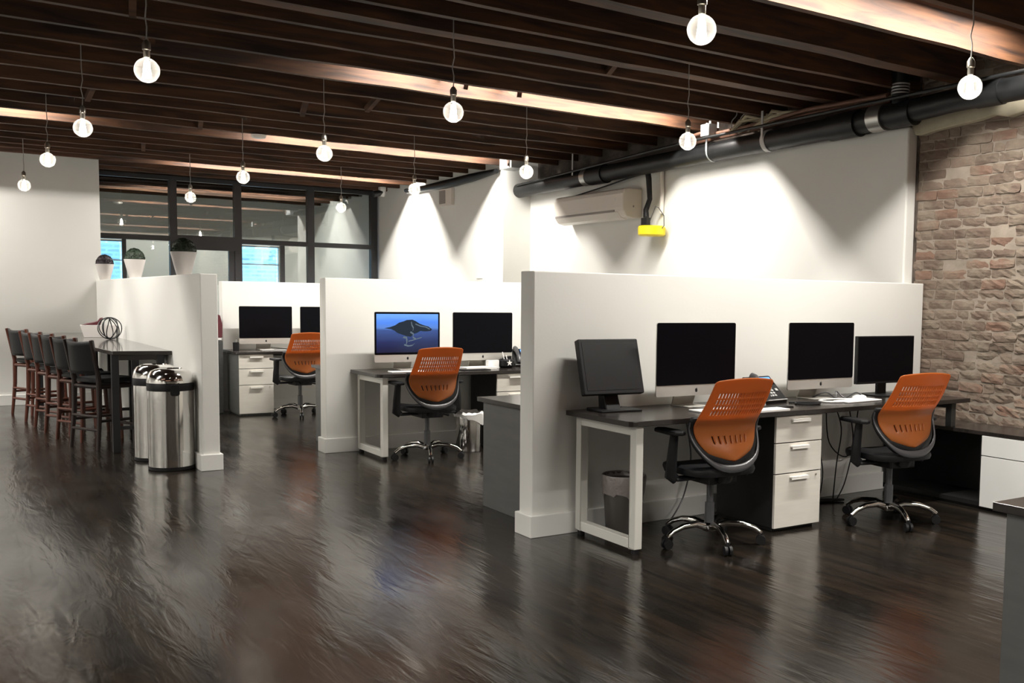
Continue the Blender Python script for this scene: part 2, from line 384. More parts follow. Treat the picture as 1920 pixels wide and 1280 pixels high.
# glass partition at the far end: one framed window with its mullions, and a glazed door
GY = 15.2
win = bpy.data.objects.new('window_1', None); C.objects.link(win); win['kind'] = 'structure'
def wbox(name, a, b, m='black_metal', p=win): return MB().box(a, b).build(name, m, p)
wbox('window_head', (1.80, GY-.03, 3.0), (5.87, GY+.03, JB+.02))
for x in (1.80, 2.79, 3.67, 4.74, 5.74): wbox('mullion', (x, GY-.05, 0), (x+.10, GY+.05, 3.01))
wbox('transom', (1.9, GY-.045, 2.15), (2.79, GY+.045, 2.22)); wbox('transom', (3.77, GY-.045, 2.15), (5.74, GY+.045, 2.22))
wbox('thin_mullion', (2.18, GY-.03, 0), (2.23, GY+.03, 2.15)); wbox('thin_mullion', (4.335, GY-.03, 0), (4.395, GY+.03, 2.15))
wbox('sill', (1.9, GY-.04, 0), (2.79, GY+.04, .10)); wbox('sill', (3.77, GY-.04, 0), (5.74, GY+.04, .10))
for a, b in ((1.9, 2.79), (2.89, 3.67), (3.77, 4.74), (4.84, 5.74)):
    wbox('pane', (a, GY-.004, 2.22 if a != 2.89 else 2.24), (b, GY+.004, 3.0), 'glass')
for a, b in ((1.9, 2.18), (2.23, 2.79), (3.77, 4.335), (4.395, 4.74), (4.84, 5.74)): wbox('pane', (a, GY-.004, .10), (b, GY+.004, 2.15), 'glass')
dr = bpy.data.objects.new('door_1', None); C.objects.link(dr); dr['kind'] = 'structure'
wbox('door_head', (2.89, GY-.05, 2.04), (3.67, GY+.05, 2.24), 'black_metal', dr)
for x in (2.89, 3.59): wbox('door_stile', (x, GY-.03, 0), (x+.08, GY+.03, 2.04), 'black_metal', dr)
wbox('door_rail', (2.97, GY-.03, 0), (3.59, GY+.03, .2), 'black_metal', dr)
wbox('pane', (2.97, GY-.004, .2), (3.59, GY+.004, 2.04), 'glass', dr)
MB().tube([(3.50, GY-.06, .9), (3.50, GY-.06, 1.3)], .012).box((3.49, GY-.06, .93), (3.51, GY-.03, .95)).box((3.49, GY-.06, 1.25), (3.51, GY-.03, 1.27)).build('door_handle', 'steel', dr)
# the end wall beyond the glass, with two sash windows to the street
WY = 18.5
mb = MB(); m0 = [(1.80, 1.98), (2.68, 4.38), (5.27, 5.87)]
for a, b in m0: mb.box((a, WY, 0), (b, WY+.12, CEIL))
for a, b in ((1.98, 2.68), (4.38, 5.27)): mb.box((a, WY, 0), (b, WY+.12, .9)); mb.box((a, WY, 2.29), (b, WY+.12, CEIL))
struct('wall_end', mb, 'paint')
for i, (a, b) in enumerate(((1.98, 2.68), (4.38, 5.27))):
    w = bpy.data.objects.new('window_%d' % (i+2), None); C.objects.link(w); w['kind'] = 'structure'
    mb = MB()
    for q in ((a, .9, a+.02, 2.29), (b-.02, .9, b, 2.29), (a, 2.27, b, 2.29), (a, .9, b, .95), (a, 1.95, b, 1.97)): mb.box((q[0], WY+.04, q[1]), (q[2], WY+.09, q[3]))
    mb.build('window_frame', 'galv', w); MB().box((a+.05, WY+.06, .95), (b-.05, WY+.064, 2.24)).build('pane', 'glass', w)
# brick facade across the way
mb = MB().box((-1, 22.0, -1), (10, 22.2, 6)); m = mat('facade', (.62, .62, .60), .8, noise=(5, .35, (1, 1, 3)), bump=(10, .8))
nt = m.node_tree; br = nt.nodes.new('ShaderNodeTexBrick'); tc = nt.nodes.new('ShaderNodeTexCoord'); mp = nt.nodes.new('ShaderNodeMapping'); mp.inputs['Rotation'].default_value = (R(90), 0, 0)
nt.links.new(tc.outputs['Object'], mp.inputs[0]); nt.links.new(mp.outputs[0], br.inputs['Vector']); br.inputs['Scale'].default_value = 1; br.inputs['Brick Width'].default_value = .24; br.inputs['Row Height'].default_value = .085
br.inputs['Color1'].default_value = (.45, .47, .5, 1); br.inputs['Color2'].default_value = (.7, .7, .7, 1); br.inputs['Mortar'].default_value = (.85, .85, .85, 1)
nt.links.new(br.outputs[0], nt.nodes['Principled BSDF'].inputs['Base Color'])
tag(mb.build('brick_facade', m), 'pale brick house front seen in blue daylight through the far sash windows', 'building')

# half-height partition walls and their skirting
def half_wall(label, a, b):
    o = MB().box((a[0], a[1], 0), (b[0], b[1], 1.565)).build('partition_wall', 'paint', None, .006)
    tag(o, label, 'partition', 'white half-height office partitions')
    t = .02; mb = MB().box((a[0]-t, a[1]-t, 0), (b[0]+(0 if b[0] > 5.5 else t), b[1]+(0 if b[1] > 14 else t), .13))
    mb.build('skirting', 'trim', o, .004)
half_wall('nearest white half-height partition, running up to the brick wall', (2.87, 5.0), (6.345, 5.155))
half_wall('white half-height partition behind the lit island screen', (2.87, 8.70), (6.24, 8.855))
half_wall('farthest white half-height partition, below the black-framed glass', (2.87, 12.50), (5.865, 12.655))
half_wall('white half-height partition beside the bar counter with three planters on top', (1.735, 8.27), (1.865, 14.255))
for nm, a, b in (('baseboard_far_left', (XL, 14.24, 0), (1.715, 14.26, .13)), ('baseboard_right', (6.23, 5.16, 0), (6.25, 8.68, .13)), ('baseboard_brick', (6.33, YB, 0), (6.36, 2.0, .13)), ('baseboard_rear', (XL, YB, 0), (6.33, YB+.02, .13)), ('baseboard_left', (XL, YB+.02, 0), (XL+.02, 14.24, .13))):
    struct(nm, MB().box(a, b), 'trim', bevel=.003)

# ------------------------------------------------------------------ ceiling strip lights hidden up in the joist bays
def strip(x0, x1, y, label, k=1.0):
    t = thing('strip_light', label, 'ceiling light', (0, 0, 0), 0, 'strip lights up between the joists')
    MB().box((x0, y-.05, CEIL-.035), (x1, y+.05, CEIL)).build('housing', 'trim', t, .004)
    MB().box((x0+.02, y-.04, CEIL-.045), (x1-.02, y+.04, CEIL-.035)).build('diffuser', 'diffuser', t)
    l = bpy.data.lights.new('strip_lamp', 'AREA'); l.shape = 'RECTANGLE'; l.size = x1-x0-.04; l.size_y = .07; l.energy = STRIP_W*(x1-x0)/3*k; l.color = LAMP
    lo = bpy.data.objects.new('strip_lamp', l); C.objects.link(lo); lo.parent = t; lo.location = ((x0+x1)/2, y, CEIL-.05)
strip(2.85, 5.80, .60, 'white strip light between the joists nearest the viewer')
strip(3.55, 5.95, 3.84, 'white strip light between the joists above the brick wall end')
strip(2.75, 5.80, 7.27, 'white strip light between the joists above the second desk bay')
strip(2.90, 5.62, 10.76, 'white strip light between the joists in front of the wall-mounted air conditioner')
strip(-1.6, 1.05, 10.76, 'white strip light between the joists above the bar stools', 1.0)
strip(-3.2, .15, 13.55, 'added unseen strip light between the joists, brightening the far left wall', .85)  # unseen lamp added to lift the left wall and the bar partition
strip(2.70, 5.45, 13.55, 'white strip light between the joists nearest the glass partition')
strip(2.3, 5.4, 17.2, 'white strip light in the room beyond the glass', .45)
strip(-4.2, -1.4, 4.90, 'added unseen strip light between the joists, brightening the left side', .7)  # no known lamp here: put in to give the left side more light
strip(-4.2, -1.4, 7.27, 'added unseen strip light beyond the left edge, in line with the second lit joist row', .9)  # extra strip out of view, added only for more light from the left
strip(-3.6, .2, 1.15, 'white strip light between the joists over the open floor at left')

# ------------------------------------------------------------------ pendant bulbs
def make_pendant(label, loc):
    t = thing('pendant_bulb', label, 'pendant light', loc, 0, 'bare filament bulbs hung in a grid')
    # origin = globe centre
    prof = []
    for i in range(17):
        a = -math.pi/2+math.pi*.93*i/16; prof.append((max(.0001, .0625*math.cos(a)), .0625*math.sin(a)))
    prof += [(.0145, .066), (.0135, .078)]
    MB().lathe(prof, 28, cap=False).build('globe', 'globe', t, smooth=True)
    mb = MB().tube([(0, 0, .045), (0, 0, .06)], .004, 8)
    for k in range(6):
        a = k*math.pi/3; x, y = .012*math.cos(a), .012*math.sin(a)
        mb.tube([(x*1.35, y*1.35, -.040), (x*.7, y*.7, .045)], [.0085, .0055], 6)
    mb.build('filament', 'filament', t)
    s = MB().lathe([(.0145, .064), (.0165, .068), (.0165, .10), (.021, .104), (.021, .135), (.010, .152), (.004, .156)], 20).build('socket', 'brass', t, smooth=True)
    MB().tube([(0, 0, .15), (.004, .0, .22), (-.006, .004, .27), (.005, -.003, .33), (0, 0, .42), (0, 0, CEIL-2.55)], .0035, 6).build('cord', 'cord', t)
    l = bpy.data.lights.new('bulb_lamp', 'POINT'); l.energy = BULB_W; l.color = (1, .90, .76); l.shadow_soft_size = .012
    lo = bpy.data.objects.new('bulb_lamp', l); C.objects.link(lo); lo.parent = t; lo.location = (0, 0, -.005)
    return t
pend = [((2.74, 3.36, 2.555), 'globe filament bulb highest in view, hanging by a kinked cord at top centre'),
 ((4.58, 3.36, 2.555), 'globe filament bulb hanging in front of the brick wall corner'),
 ((.955, 5.70, 2.555), 'globe filament bulb alone against the dark joists at upper left'),
 ((2.69, 5.70, 2.545), 'globe filament bulb just below the long lit joist, above the second bay'),
 ((4.54, 5.70, 2.555), 'globe filament bulb hanging in front of the black ceiling pipe'),
 ((.91, 7.95, 2.555), 'globe filament bulb just below the lit joist at far left'),
 ((2.625, 7.95, 2.54), 'globe filament bulb in front of the middle lit joist, above the blue-screen desk'),
 ((4.475, 7.95, 2.55), 'filament bulb hanging beside the blunt end of the black pipe'),
 ((.87, 10.05, 2.555), 'filament bulb above the bar stools, second from the left edge'),
 ((2.52, 10.05, 2.54), 'filament bulb on a long cord in front of a glass partition post'),
 ((4.29, 10.05, 2.555), 'filament bulb in the left bright scallop of wall light'),
 ((.86, 12.6, 2.555), 'filament bulb farthest left, against the plain white wall'),
 ((2.555, 12.6, 2.545), 'filament bulb in front of the second pane of glass'),
 ((4.375, 12.6, 2.542), 'filament bulb in front of the rightmost pane of glass')]
p0 = None
for loc, lab in pend:
    if p0 is None: p0 = make_pendant(lab, loc)
    else: dup(p0, loc, random.uniform(-1, 1), lab)

# ------------------------------------------------------------------ office chairs
def make_chair(label, loc, rz):
    t = thing('office_chair', label, 'chair', loc, rz, 'orange-backed swivel chairs at the desks')
    # orange shell: perforated, curved; faces +Y, back at -Y
    NU, NV = 44, 64; bm = bmesh.new(); z0, z1 = .515, .975; H = z1-z0
    def hw(v):
        if v < .46: w = .222*max(0, 1-((.46-v)/.46)**2.3)**.44
        else: w = .222-(v-.46)*.035
        if v > .965: w -= .02*((v-.965)/.035)**2
        return max(w, .012)
    def yy(u, v):
        prof = -.205-.035*math.cos((v-.36)*3.0)**1 if False else -.225+.055*math.exp(-((v-.36)/.25)**2)-.20*max(0, v-.42)**1.25
        return prof+.050*u*u*(.35+.65*(1-abs(v-.4)))
    V = [[bm.verts.new((u*hw(v), yy(u, v), z0+H*v + .012*(1-u*u)*(1 if v > .9 else 0)*(v-.9)*10)) for u in [-1+2*i/NU for i in range(NU+1)]] for v in [j/NV for j in range(NV+1)]]
    for j in range(NV):
        v = (j+.5)/NV
        for i in range(NU):
            u = abs(-1+2*(i+.5)/NU); hole = False
            if i % 2 == 1:
                for a, b, um in ((.56, .62, .84), (.635, .695, .84), (.71, .77, .84), (.785, .845, .80)):
                    if a < v < b and u < um: hole = True
                if .20 < v < .30 and u < .62: hole = hole or (i % 4 == 1)
            if not hole: bm.faces.new((V[j][i], V[j][i+1], V[j+1][i+1], V[j+1][i]))
    m_ = MB(); m_.bm.free(); m_.bm = bm
    o = m_.build('back_shell', 'orange', t, smooth=True); md = o.modifiers.new('solid', 'SOLIDIFY'); md.thickness = .008; md.offset = 0
    # dark cup in front of the shell's lower half, with a grey lower rim
    def cupsurf(v0, v1, grow, dy, nv=14, nu=26):
        mb = MB(); g = []
        for j in range(nv+1):
            v = v0+(v1-v0)*j/nv; zz = z0-.052+(.052+H*.46)*v
            w = .246*max(0, 1-(1-min(v, 1))**2.3)**.44 if v < 1 else .246
            w = max(w, .014)
            g.append([mb.bm.verts.new((u*(w+grow), yy(u, max(0, (zz-z0)/H))+dy-.012*(1-abs(u)), zz)) for u in [-1+2*i/nu for i in range(nu+1)]])
        for j in range(nv):
            for i in range(nu): mb.bm.faces.new((g[j][i], g[j][i+1], g[j+1][i+1], g[j+1][i]))
        return mb
    o = cupsurf(.012, 1.12, 0, .026).build('back_cup', 'black_plastic', t, smooth=True); md = o.modifiers.new('solid', 'SOLIDIFY'); md.thickness = .016; md.offset = 0
    mb = MB(); P = []
    for k in range(33):
        a = math.pi*k/32; x = -.246*math.copysign(abs(math.cos(a))**.88, math.cos(a)); zz = z0-.052+(.052+H*.46)*(1-math.sin(a)**.87); P.append((x, yy(x/.246, max(0, (zz-z0)/H))+.012-.012*math.sin(a), zz+.006))
    mb.tube(P, [.004+.013*math.sin(math.pi*k/32)**4 for k in range(33)], 10, flat=1.4).build('cup_rim', 'grey_plastic', t, smooth=True)
    MB().tube([(0, -.165, .56), (0, -.165, .47), (0, -.13, .40), (0, -.05, .39)], [.028, .035, .035, .03], 10, flat=1.5).build('back_spine', 'black_plastic', t, smooth=True)
    # seat
    bm = bmesh.new(); n = 28; rows = []
    for k, (s, z) in enumerate(((.80, .415), (.97, .425), (1.0, .445), (.985, .462), (.90, .474), (.5, .470), (.02, .465))):
        rows.append([bm.verts.new((.235*s*math.copysign(abs(math.cos(a))**.55, math.cos(a)), .02+.225*s*math.copysign(abs(math.sin(a))**.55, math.sin(a)), z-(.02 if math.sin(a) > .7 and k < 6 and k > 0 else 0))) for a in [2*math.pi*i/n for i in range(n)]])
    for A, B in zip(rows, rows[1:]):
        for i in range(n): bm.faces.new((A[i], A[(i+1) % n], B[(i+1) % n], B[i]))
    bm.faces.new(rows[0][::-1]); bm.faces.new(rows[-1])
    m_ = MB(); m_.bm.free(); m_.bm = bm; m_.build('seat', 'leather', t, smooth=True)
    MB().box((-.10, -.12, .365), (.10, .12, .415)).box((-.26, -.03, .385), (.26, .05, .405)).build('mechanism', 'black_plastic', t, .008)
    MB().tube([(.10, .03, .385), (.20, .06, .365), (.235, .07, .36)], [.006, .007, .012], 8).build('lever', 'black_plastic', t)
    for s in (-1, 1):
        a = MB().tube([(s*.25, .0, .395), (s*.285, .0, .42), (s*.285, -.01, .52), (s*.275, -.015, .655)], [.02, .026, .022, .018], 10, flat=1.5).build('armrest', 'black_plastic', t, smooth=True)
        MB().prism([(-.13, 0), (-.11, .04), (-.03, .05), (.10, .038), (.13, .0), (.10, -.04), (-.05, -.045), (-.11, -.035)], .655, .68, 2).xf((0, 0, R(90)), (s*.275, .03, 0)).build('arm_pad', 'black_plastic', a, .008)
    MB().lathe([(.028, .11), (.028, .24), (.020, .245), (.020, .37)], 20).build('gas_column', 'grey_plastic', t, smooth=True)
    MB().lathe([(.038, .075), (.045, .085), (.045, .11), (.032, .125)], 20).build('hub', 'chrome', t, smooth=True)
    for k in range(5):
        a = R(90+72*k+18); cx, sx = math.cos(a), math.sin(a)
        P = [(d*cx, d*sx, z) for d, z in ((.03, .100), (.10, .122), (.19, .118), (.26, .095), (.30, .066))]
        MB().tube(P, [.022, .021, .018, .016, .014], 10).build('base_spoke', 'chrome', t, smooth=True)
        w = MB().tube([(.30*cx-.022*sx, .30*sx+.022*cx, .028), (.30*cx-.006*sx, .30*sx+.006*cx, .028)], .028, 16).tube([(.30*cx+.006*sx, .30*sx-.006*cx, .028), (.30*cx+.022*sx, .30*sx-.022*cx, .028)], .028, 16)
        w.tube([(.30*cx, .30*sx, .028), (.30*cx, .30*sx, .07)], .012, 8)
        w.build('caster', 'black_plastic', t, smooth=True)
    return t
ch = make_chair('orange-backed swivel chair at the left seat of the nearest desk', (3.69, 4.36, 0), R(-2))
dup(ch, (5.06, 4.20, 0), R(-8), 'orange-backed swivel chair at the right seat of the nearest desk, against the brick wall')
dup(ch, (3.54, 8.02, 0), R(0), 'orange-backed swivel chair in front of the lit blue screen')
dup(ch, (3.52, 11.60, 0), R(4), 'orange-backed swivel chair at the farthest desk, half hidden by a partition')

# ------------------------------------------------------------------ desks
def make_desk(label, x0, x1, y0, y1, leg_left=True, right='none'):
    t = thing('desk', label, 'desk', (x0, y0, 0), 0, 'dark-topped long desks')
    L, D = x1-x0, y1-y0; r = .05
    poly = [(0, D), (0, r)]+[(r-r*math.cos(a), r-r*math.sin(a)) for a in (R(30), R(60))]+[(r, 0), (L, 0), (L, D)]
    MB().prism(poly, .716, .746, 2).build('desktop', 'desk_top', t, .003)
    if leg_left:
        mb = MB(); xa, xb = .055, .105; ya, yb = .02, D-.03; w = .055
        mb.box((xa, ya, .03), (xb, ya+w, .716)).box((xa, yb-w, .03), (xb, yb, .716)).box((xa, ya+w, .03), (xb, yb-w, .085)).box((xa, ya+w, .661), (xb, yb-w, .716))
        l = mb.build('frame_leg', 'leg_white', t, .004)
        MB().lathe([(.022, 0), (.022, .03)], 14, (.08, .05, 0)).build('foot', 'black_plastic', l); MB().lathe([(.022, 0), (.022, .03)], 14, (.08, D-.06, 0)).build('foot', 'black_plastic', l)
    MB().box((.16, D-.10, .665), (L-.1, D-.06, .716)).build('beam', 'carcass', t)
    return t
dk = make_desk('long dark desk at the nearest partition, carrying four screens', 3.09, 6.05, 4.326, 4.99)
MB().box((2.86, .08, .53), (2.91, .13, .716)).box((2.86, .50, .53), (2.91, .55, .716)).box((2.86, .13, .67), (2.91, .50, .716)).build('short_leg', 'carcass', dk, .003)
dk = make_desk('dark desk with the lit blue screen in the second bay', 3.09, 5.95, 8.03, 8.69)
MB().box((2.72, .04, 0), (2.77, .6, .716)).build('side_panel', 'carcass', dk)
dk = make_desk('farthest dark desk, in the bay below the glass partition', 2.865, 5.75, 11.83, 12.49, leg_left=False)
MB().box((2.72, .04, 0), (2.77, .6, .716)).build('side_panel', 'carcass', dk)

def make_pedestal(label, x0, y0, w=.392, d=.60, H=.712, side='carcass_black'):
    t = thing('drawer_pedestal', label, 'drawer unit', (x0, y0, 0), 0, 'three-drawer pedestals under the desks')
    MB().box((0, .018, .025), (w, d, H)).box((.02, .04, 0), (w-.02, d-.02, .025)).build('body', side, t, .002)
    zs = [(.025, .355), (.362, .545), (.552, H)]
    for i, (a, b) in enumerate(zs):
        dr_ = MB().box((.001, 0, a), (w-.001, .018, b)).build('drawer', 'drawer', t, .0015)
        MB().box((w/2-.075, -.022, b-.026), (w/2+.075, 0, b-.018)).box((w/2-.075, -.022, b-.036), (w/2+.075, -.019, b-.018)).build('handle', 'handle', dr_, .001)
    MB().tube([(w-.045, -.006, zs[0][1]-.02), (w-.045, .002, zs[0][1]-.02)], .006, 12).build('lock', 'brass', t)
    return t
pd = make_pedestal('pale three-drawer pedestal between the two seats of the nearest desk', 4.187, 4.342, .392, .54)
make_pedestal('pale three-drawer pedestal under the second desk, partly behind a grey cabinet', 4.24, 8.045, .392, .54)
make_pedestal('pale three-drawer pedestal with grey side at the left end of the farthest desk', 2.895, 11.85, .392, .54, side='carcass_grey')

# low cabinets on the far side of each partition (grey side panel, dark top)
def make_cabinet(label, x0, x1, y0, y1, H=.74):
    t = thing('low_cabinet', label, 'cabinet', (x0, y0, 0), 0, 'grey low cabinets with laminate tops')
    L, D = x1-x0, y1-y0
    MB().box((0, 0, H-.03), (L, D, H)).build('top', 'desk_top', t, .002)
    MB().box((.03, 0, .0), (.055, D-.035, H-.03)).build('side_panel', 'carcass_grey', t, .002)
    MB().box((.055, .005, .05), (L-.03, D-.07, H-.03)).box((.10, .03, 0), (L-.08, D-.09, .05)).build('body', 'carcass', t)
    n = 5; w = (L-.09)/n
    for i in range(n):
        d_ = MB().box((.058+i*w, D-.068, .06), (.052+(i+1)*w, D-.05, H-.035)).build('door', 'drawer', t, .0015)
        MB().box((.058+i*w+.03, D-.05, H-.09), (.058+i*w+.15, D-.03, H-.08)).build('handle', 'handle', d_)
    return t
make_cabinet('grey low cabinet backing onto the nearest partition', 3.01, 5.85, 5.177, 6.00)
make_cabinet('grey low cabinet backing onto the second partition, beside the far chair', 3.01, 5.85, 8.877, 9.56)
make_cabinet('grey low cabinet with a dark top cut off by the right edge of the view', 2.935, 5.8, 1.22, 1.995)

# low credenza along the brick wall
t = thing('credenza', 'low dark-topped credenza with white doors along the brick wall', 'cabinet', (5.93, 2.2, 0))
L = 2.78
MB().box((-.012, 0, .515), (.395, L, .542)).build('top', 'desk_top', t, .002)
MB().box((0, 0, .02), (.39, .02, .515)).box((0, L-.02, .02), (.39, L, .515)).box((0, 1.925, .06), (.39, 1.945, .515)).box((0, 0, .02), (.39, L, .05)).box((.37, .02, .05), (.39, L-.02, .515)).box((.02, .02, .0), (.36, L-.02, .02)).build('body', 'carcass_black', t)
for a, b in ((1.01, 1.925), (.06, 1.0)):
    for z0, z1 in ((.022, .372), (.378, .512)):
        MB().box((-.016, a, z0), (0, b, z1)).build('drawer', 'white_unit', t, .0015)

# ------------------------------------------------------------------ computers
def rbox(x0, x1, z0, z1, r, n=5):
    P = []
    for cx, cz, a in ((x1-r, z1-r, 0), (x0+r, z1-r, 90), (x0+r, z0+r, 180), (x1-r, z0+r, 270)):
        for k in range(n+1): P.append((cx+r*math.cos(R(a+90*k/n)), cz+r*math.sin(R(a+90*k/n))))
    return P
def logo(mb, c, s, y):
    # small fruit emblem: body with a bite, leaf
    P = []
    for k in range(28):
        a = 2*math.pi*k/28; rr = s*(1-.10*math.cos(2*a))*(1-.16*max(0, math.sin(a))**8)*(1-.10*max(0, -math.sin(a))**10)
        x, z = rr*.86*math.cos(a), rr*math.sin(a)
        dx, dz = x-s*1.02, z-s*.12; dd = math.hypot(dx, dz)
        if dd < s*.42: x, z = s*1.02+dx/dd*s*.42, s*.12+dz/dd*s*.42
        P.append((c[0]+x, c[1]+z))
    mb.prism(P, y-.0006, y, 1)
    mb.prism([(c[0]+.02*s, c[1]+1.08*s), (c[0]+.1*s, c[1]+1.35*s), (c[0]+.42*s, c[1]+1.58*s), (c[0]+.34*s, c[1]+1.28*s)], y-.0006, y, 1)
def make_imac(label, loc, rz=0, w=.628):
    t = thing('desktop_computer', label, 'computer', loc, rz, 'all-in-one computers with silver chins')
    h0, h1, hc = .072, .524, .140
    # shell: slim edge, bulging back
    mb = MB(); outer = rbox(-w/2, w/2, h0, h1, .012)
    A = [mb.bm.verts.new((x, 0, z)) for x, z in outer]; B = [mb.bm.verts.new((x, .008, z)) for x, z in outer]
    zc = (h0+h1)/2; Cc = [mb.bm.verts.new((x*.72, .034, zc+(z-zc)*.72)) for x, z in outer]; Dd = [mb.bm.verts.new((x*.35, .046, zc+(z-zc)*.35)) for x, z in outer]
    n = len(outer)
    for P, Q in ((A, B), (B, Cc), (Cc, Dd)):
        for i in range(n): mb.bm.faces.new((P[i], P[(i+1) % n], Q[(i+1) % n], Q[i]))
    mb.bm.faces.new(A); mb.bm.faces.new(Dd)
    mb.build('shell', 'alu', t, smooth=True)
    g = MB(); gp = rbox(-w/2+.0005, w/2-.0005, hc, h1-.0005, .012); gp = [p for p in gp]
    g.prism(gp, -.0022, -.0002, 1); scr = g.build('screen', 'screen', t)
    lg = MB(); logo(lg, (0, hc-.035), .0125, -.0002); lg.build('emblem', 'black_plastic', t)
    mb = MB().prism([(.012, .002), (.012, .011), (.105, .016), (.135, .20), (.150, .20), (.172, .004), (.172, .0)], -.085, .085, 0)
    mb = MB(); w2 = .085
    mb.box((-w2, -.04, 0), (w2, .15, .007)); mb.prism([(.136, .005), (.146, .005), (.066, .24), (.036, .24), (.040, .225)], -w2, w2, 0)
    mb.build('stand', 'alu', t, .002)
    return t
DZ = .746
im = make_imac('dark-screened silver-chinned computer, left of the telephone on the nearest desk', (3.915, 4.78, DZ))
def imac_at(label, x, y, rz=0): return dup(im, (x, y, DZ), rz, label)
imac_at('dark-screened silver-chinned computer, right of the telephone on the nearest desk', 5.015, 4.78)
lit = imac_at('silver-chinned computer whose screen is lit with a blue island picture', 3.545, 8.46)
imac_at('dark-screened silver-chinned computer right of the lit blue one', 4.305, 8.46)
imac_at('dark-screened silver-chinned computer fully seen on the farthest desk', 3.322, 12.28)
imac_at('dark-screened computer on the farthest desk, cut off by the middle partition', 4.05, 12.28)
# picture on the lit screen
def sky_mat():
    m = bpy.data.materials.new('screen_sea_and_sky'); m.use_nodes = True; nt = m.node_tree; b = nt.nodes['Principled BSDF']
    tc = nt.nodes.new('ShaderNodeTexCoord'); sp = nt.nodes.new('ShaderNodeSeparateXYZ'); nt.links.new(tc.outputs['Object'], sp.inputs[0])
    mr = nt.nodes.new('ShaderNodeMapRange'); mr.inputs[1].default_value = .15; mr.inputs[2].default_value = .51; nt.links.new(sp.outputs['Z'], mr.inputs[0])
    n = nt.nodes.new('ShaderNodeTexNoise'); n.inputs['Scale'].default_value = 9; n.inputs['Detail'].default_value = 3
    mp = nt.nodes.new('ShaderNodeMapping'); mp.inputs['Scale'].default_value = (.5, 1, 3); nt.links.new(tc.outputs['Object'], mp.inputs[0]); nt.links.new(mp.outputs[0], n.inputs['Vector'])
    a = nt.nodes.new('ShaderNodeMath'); a.operation = 'MULTIPLY_ADD'; nt.links.new(n.outputs['Fac'], a.inputs[0]); a.inputs[1].default_value = .12; nt.links.new(mr.outputs[0], a.inputs[2])
    cr = nt.nodes.new('ShaderNodeValToRGB'); st = [(.05, (.002, .004, .022)), (.35, (.008, .022, .10)), (.64, (.03, .075, .26)), (.70, (.09, .22, .62)), (.84, (.07, .24, .85)), (1.0, (.15, .38, .95))]
    while len(cr.color_ramp.elements) < len(st): cr.color_ramp.elements.new(.5)
    for e, (p, c) in zip(cr.color_ramp.elements, st): e.position = p; e.color = (*c, 1)
    nt.links.new(a.outputs[0], cr.inputs[0]); nt.links.new(cr.outputs[0], b.inputs['Emission Color']); b.inputs['Emission Strength'].default_value = 1.0
    b.inputs['Base Color'].default_value = (.005, .005, .008, 1); b.inputs['Roughness'].default_value = .2
    return m
MB().box((-.297, -.0030, .158), (.297, -.0023, .506)).build('picture', sky_mat(), lit)
M['isle'] = mat('screen_island', (.01, .012, .015), .4, emit=(.012, .020, .032), estr=1.0, spec=0)
M['isle_l'] = mat('screen_island_light', (.02, .02, .02), .4, emit=(.10, .14, .18), estr=1.0, spec=0)
MB().prism([(-.225, .378), (-.17, .388), (-.12, .405), (-.085, .428), (-.04, .440), (-.01, .452), (.045, .455), (.08, .440), (.115, .418), (.155, .404), (.20, .392), (.235, .368), (.225, .352), (.17, .347), (.12, .352), (.09, .335), (.055, .325), (.03, .30), (-.01, .305), (-.05, .318), (-.10, .335), (-.125, .355), (-.16, .370)], -.0038, -.0031, 1).build('picture_island', 'isle', lit)
def streaks(pts, r): return MB().prism([(x+r*.7, z) for x, z in pts]+[(x, z-r) for x, z in pts[::-1]], -.0044, -.0040, 1)
mb = MB()
for pts, r in (([(.03, .44), (.035, .41), (.05, .385), (.045, .36)], .010), ([(.07, .42), (.12, .40), (.17, .392), (.21, .372)], .008), ([(.02, .35), (.05, .33), (.045, .30), (.07, .285)], .012), ([(-.05, .305), (-.02, .30), (-.015, .27), (-.02, .24)], .016), ([(.0, .265), (.05, .275), (.10, .29), (.13, .297)], .010), ([(-.04, .235), (.0, .222), (.04, .228), (.06, .245)], .012)):
    k = streaks(pts, r); me_ = bpy.data.meshes.new('tmp'); k.bm.to_mesh(me_); k.bm.free(); mb.bm.from_mesh(me_); bpy.data.meshes.remove(me_)
mb.build('picture_rocks', 'isle_l', lit)
# plain monitors
t = thing('monitor', 'square black monitor tilted back at the left end of the nearest desk', 'monitor', (3.315, 4.845, DZ), R(-4))
MB().prism(rbox(-.205, .205, 0, .335, .008), 0, .045, 1).xf((R(-17), 0, 0), (0, -.05, .105)).build('casing', 'black_plastic', t, .004)
MB().box((-.183, -.0015, .024), (.183, .001, .313)).xf((R(-17), 0, 0), (0, -.05, .105)).build('screen', 'matte_screen', t)
MB().prism([(-.04, 0), (.06, 0), (.09, .24), (.02, .24), (.005, .10)], -.05, .05, 0).build('neck', 'black_plastic', t, .006)
MB().prism([(-.12, -.10), (.16, -.10), (.16, .06), (.10, .12), (-.10, .12), (-.12, .05)], 0, .012, 2).build('foot', 'black_plastic', t, .004)
t = thing('monitor', 'thin-edged black monitor at the right end of the nearest desk', 'monitor', (5.655, 4.76, DZ), R(-1))
MB().prism(rbox(-.295, .295, .088, .428, .004), 0, .03, 1).build('casing', 'black_plastic', t, .002)
MB().box((-.288, -.0015, .105), (.288, .001, .421)).build('screen', 'screen', t)
MB().box((-.045, .03, .008), (.045, .055, .25)).build('neck', 'black_plastic', t, .004)
MB().prism([(-.14, -.10), (.14, -.10), (.15, .05), (.10, .13), (-.10, .13), (-.15, .05)], 0, .010, 2).build('foot', 'black_plastic', t, .004)

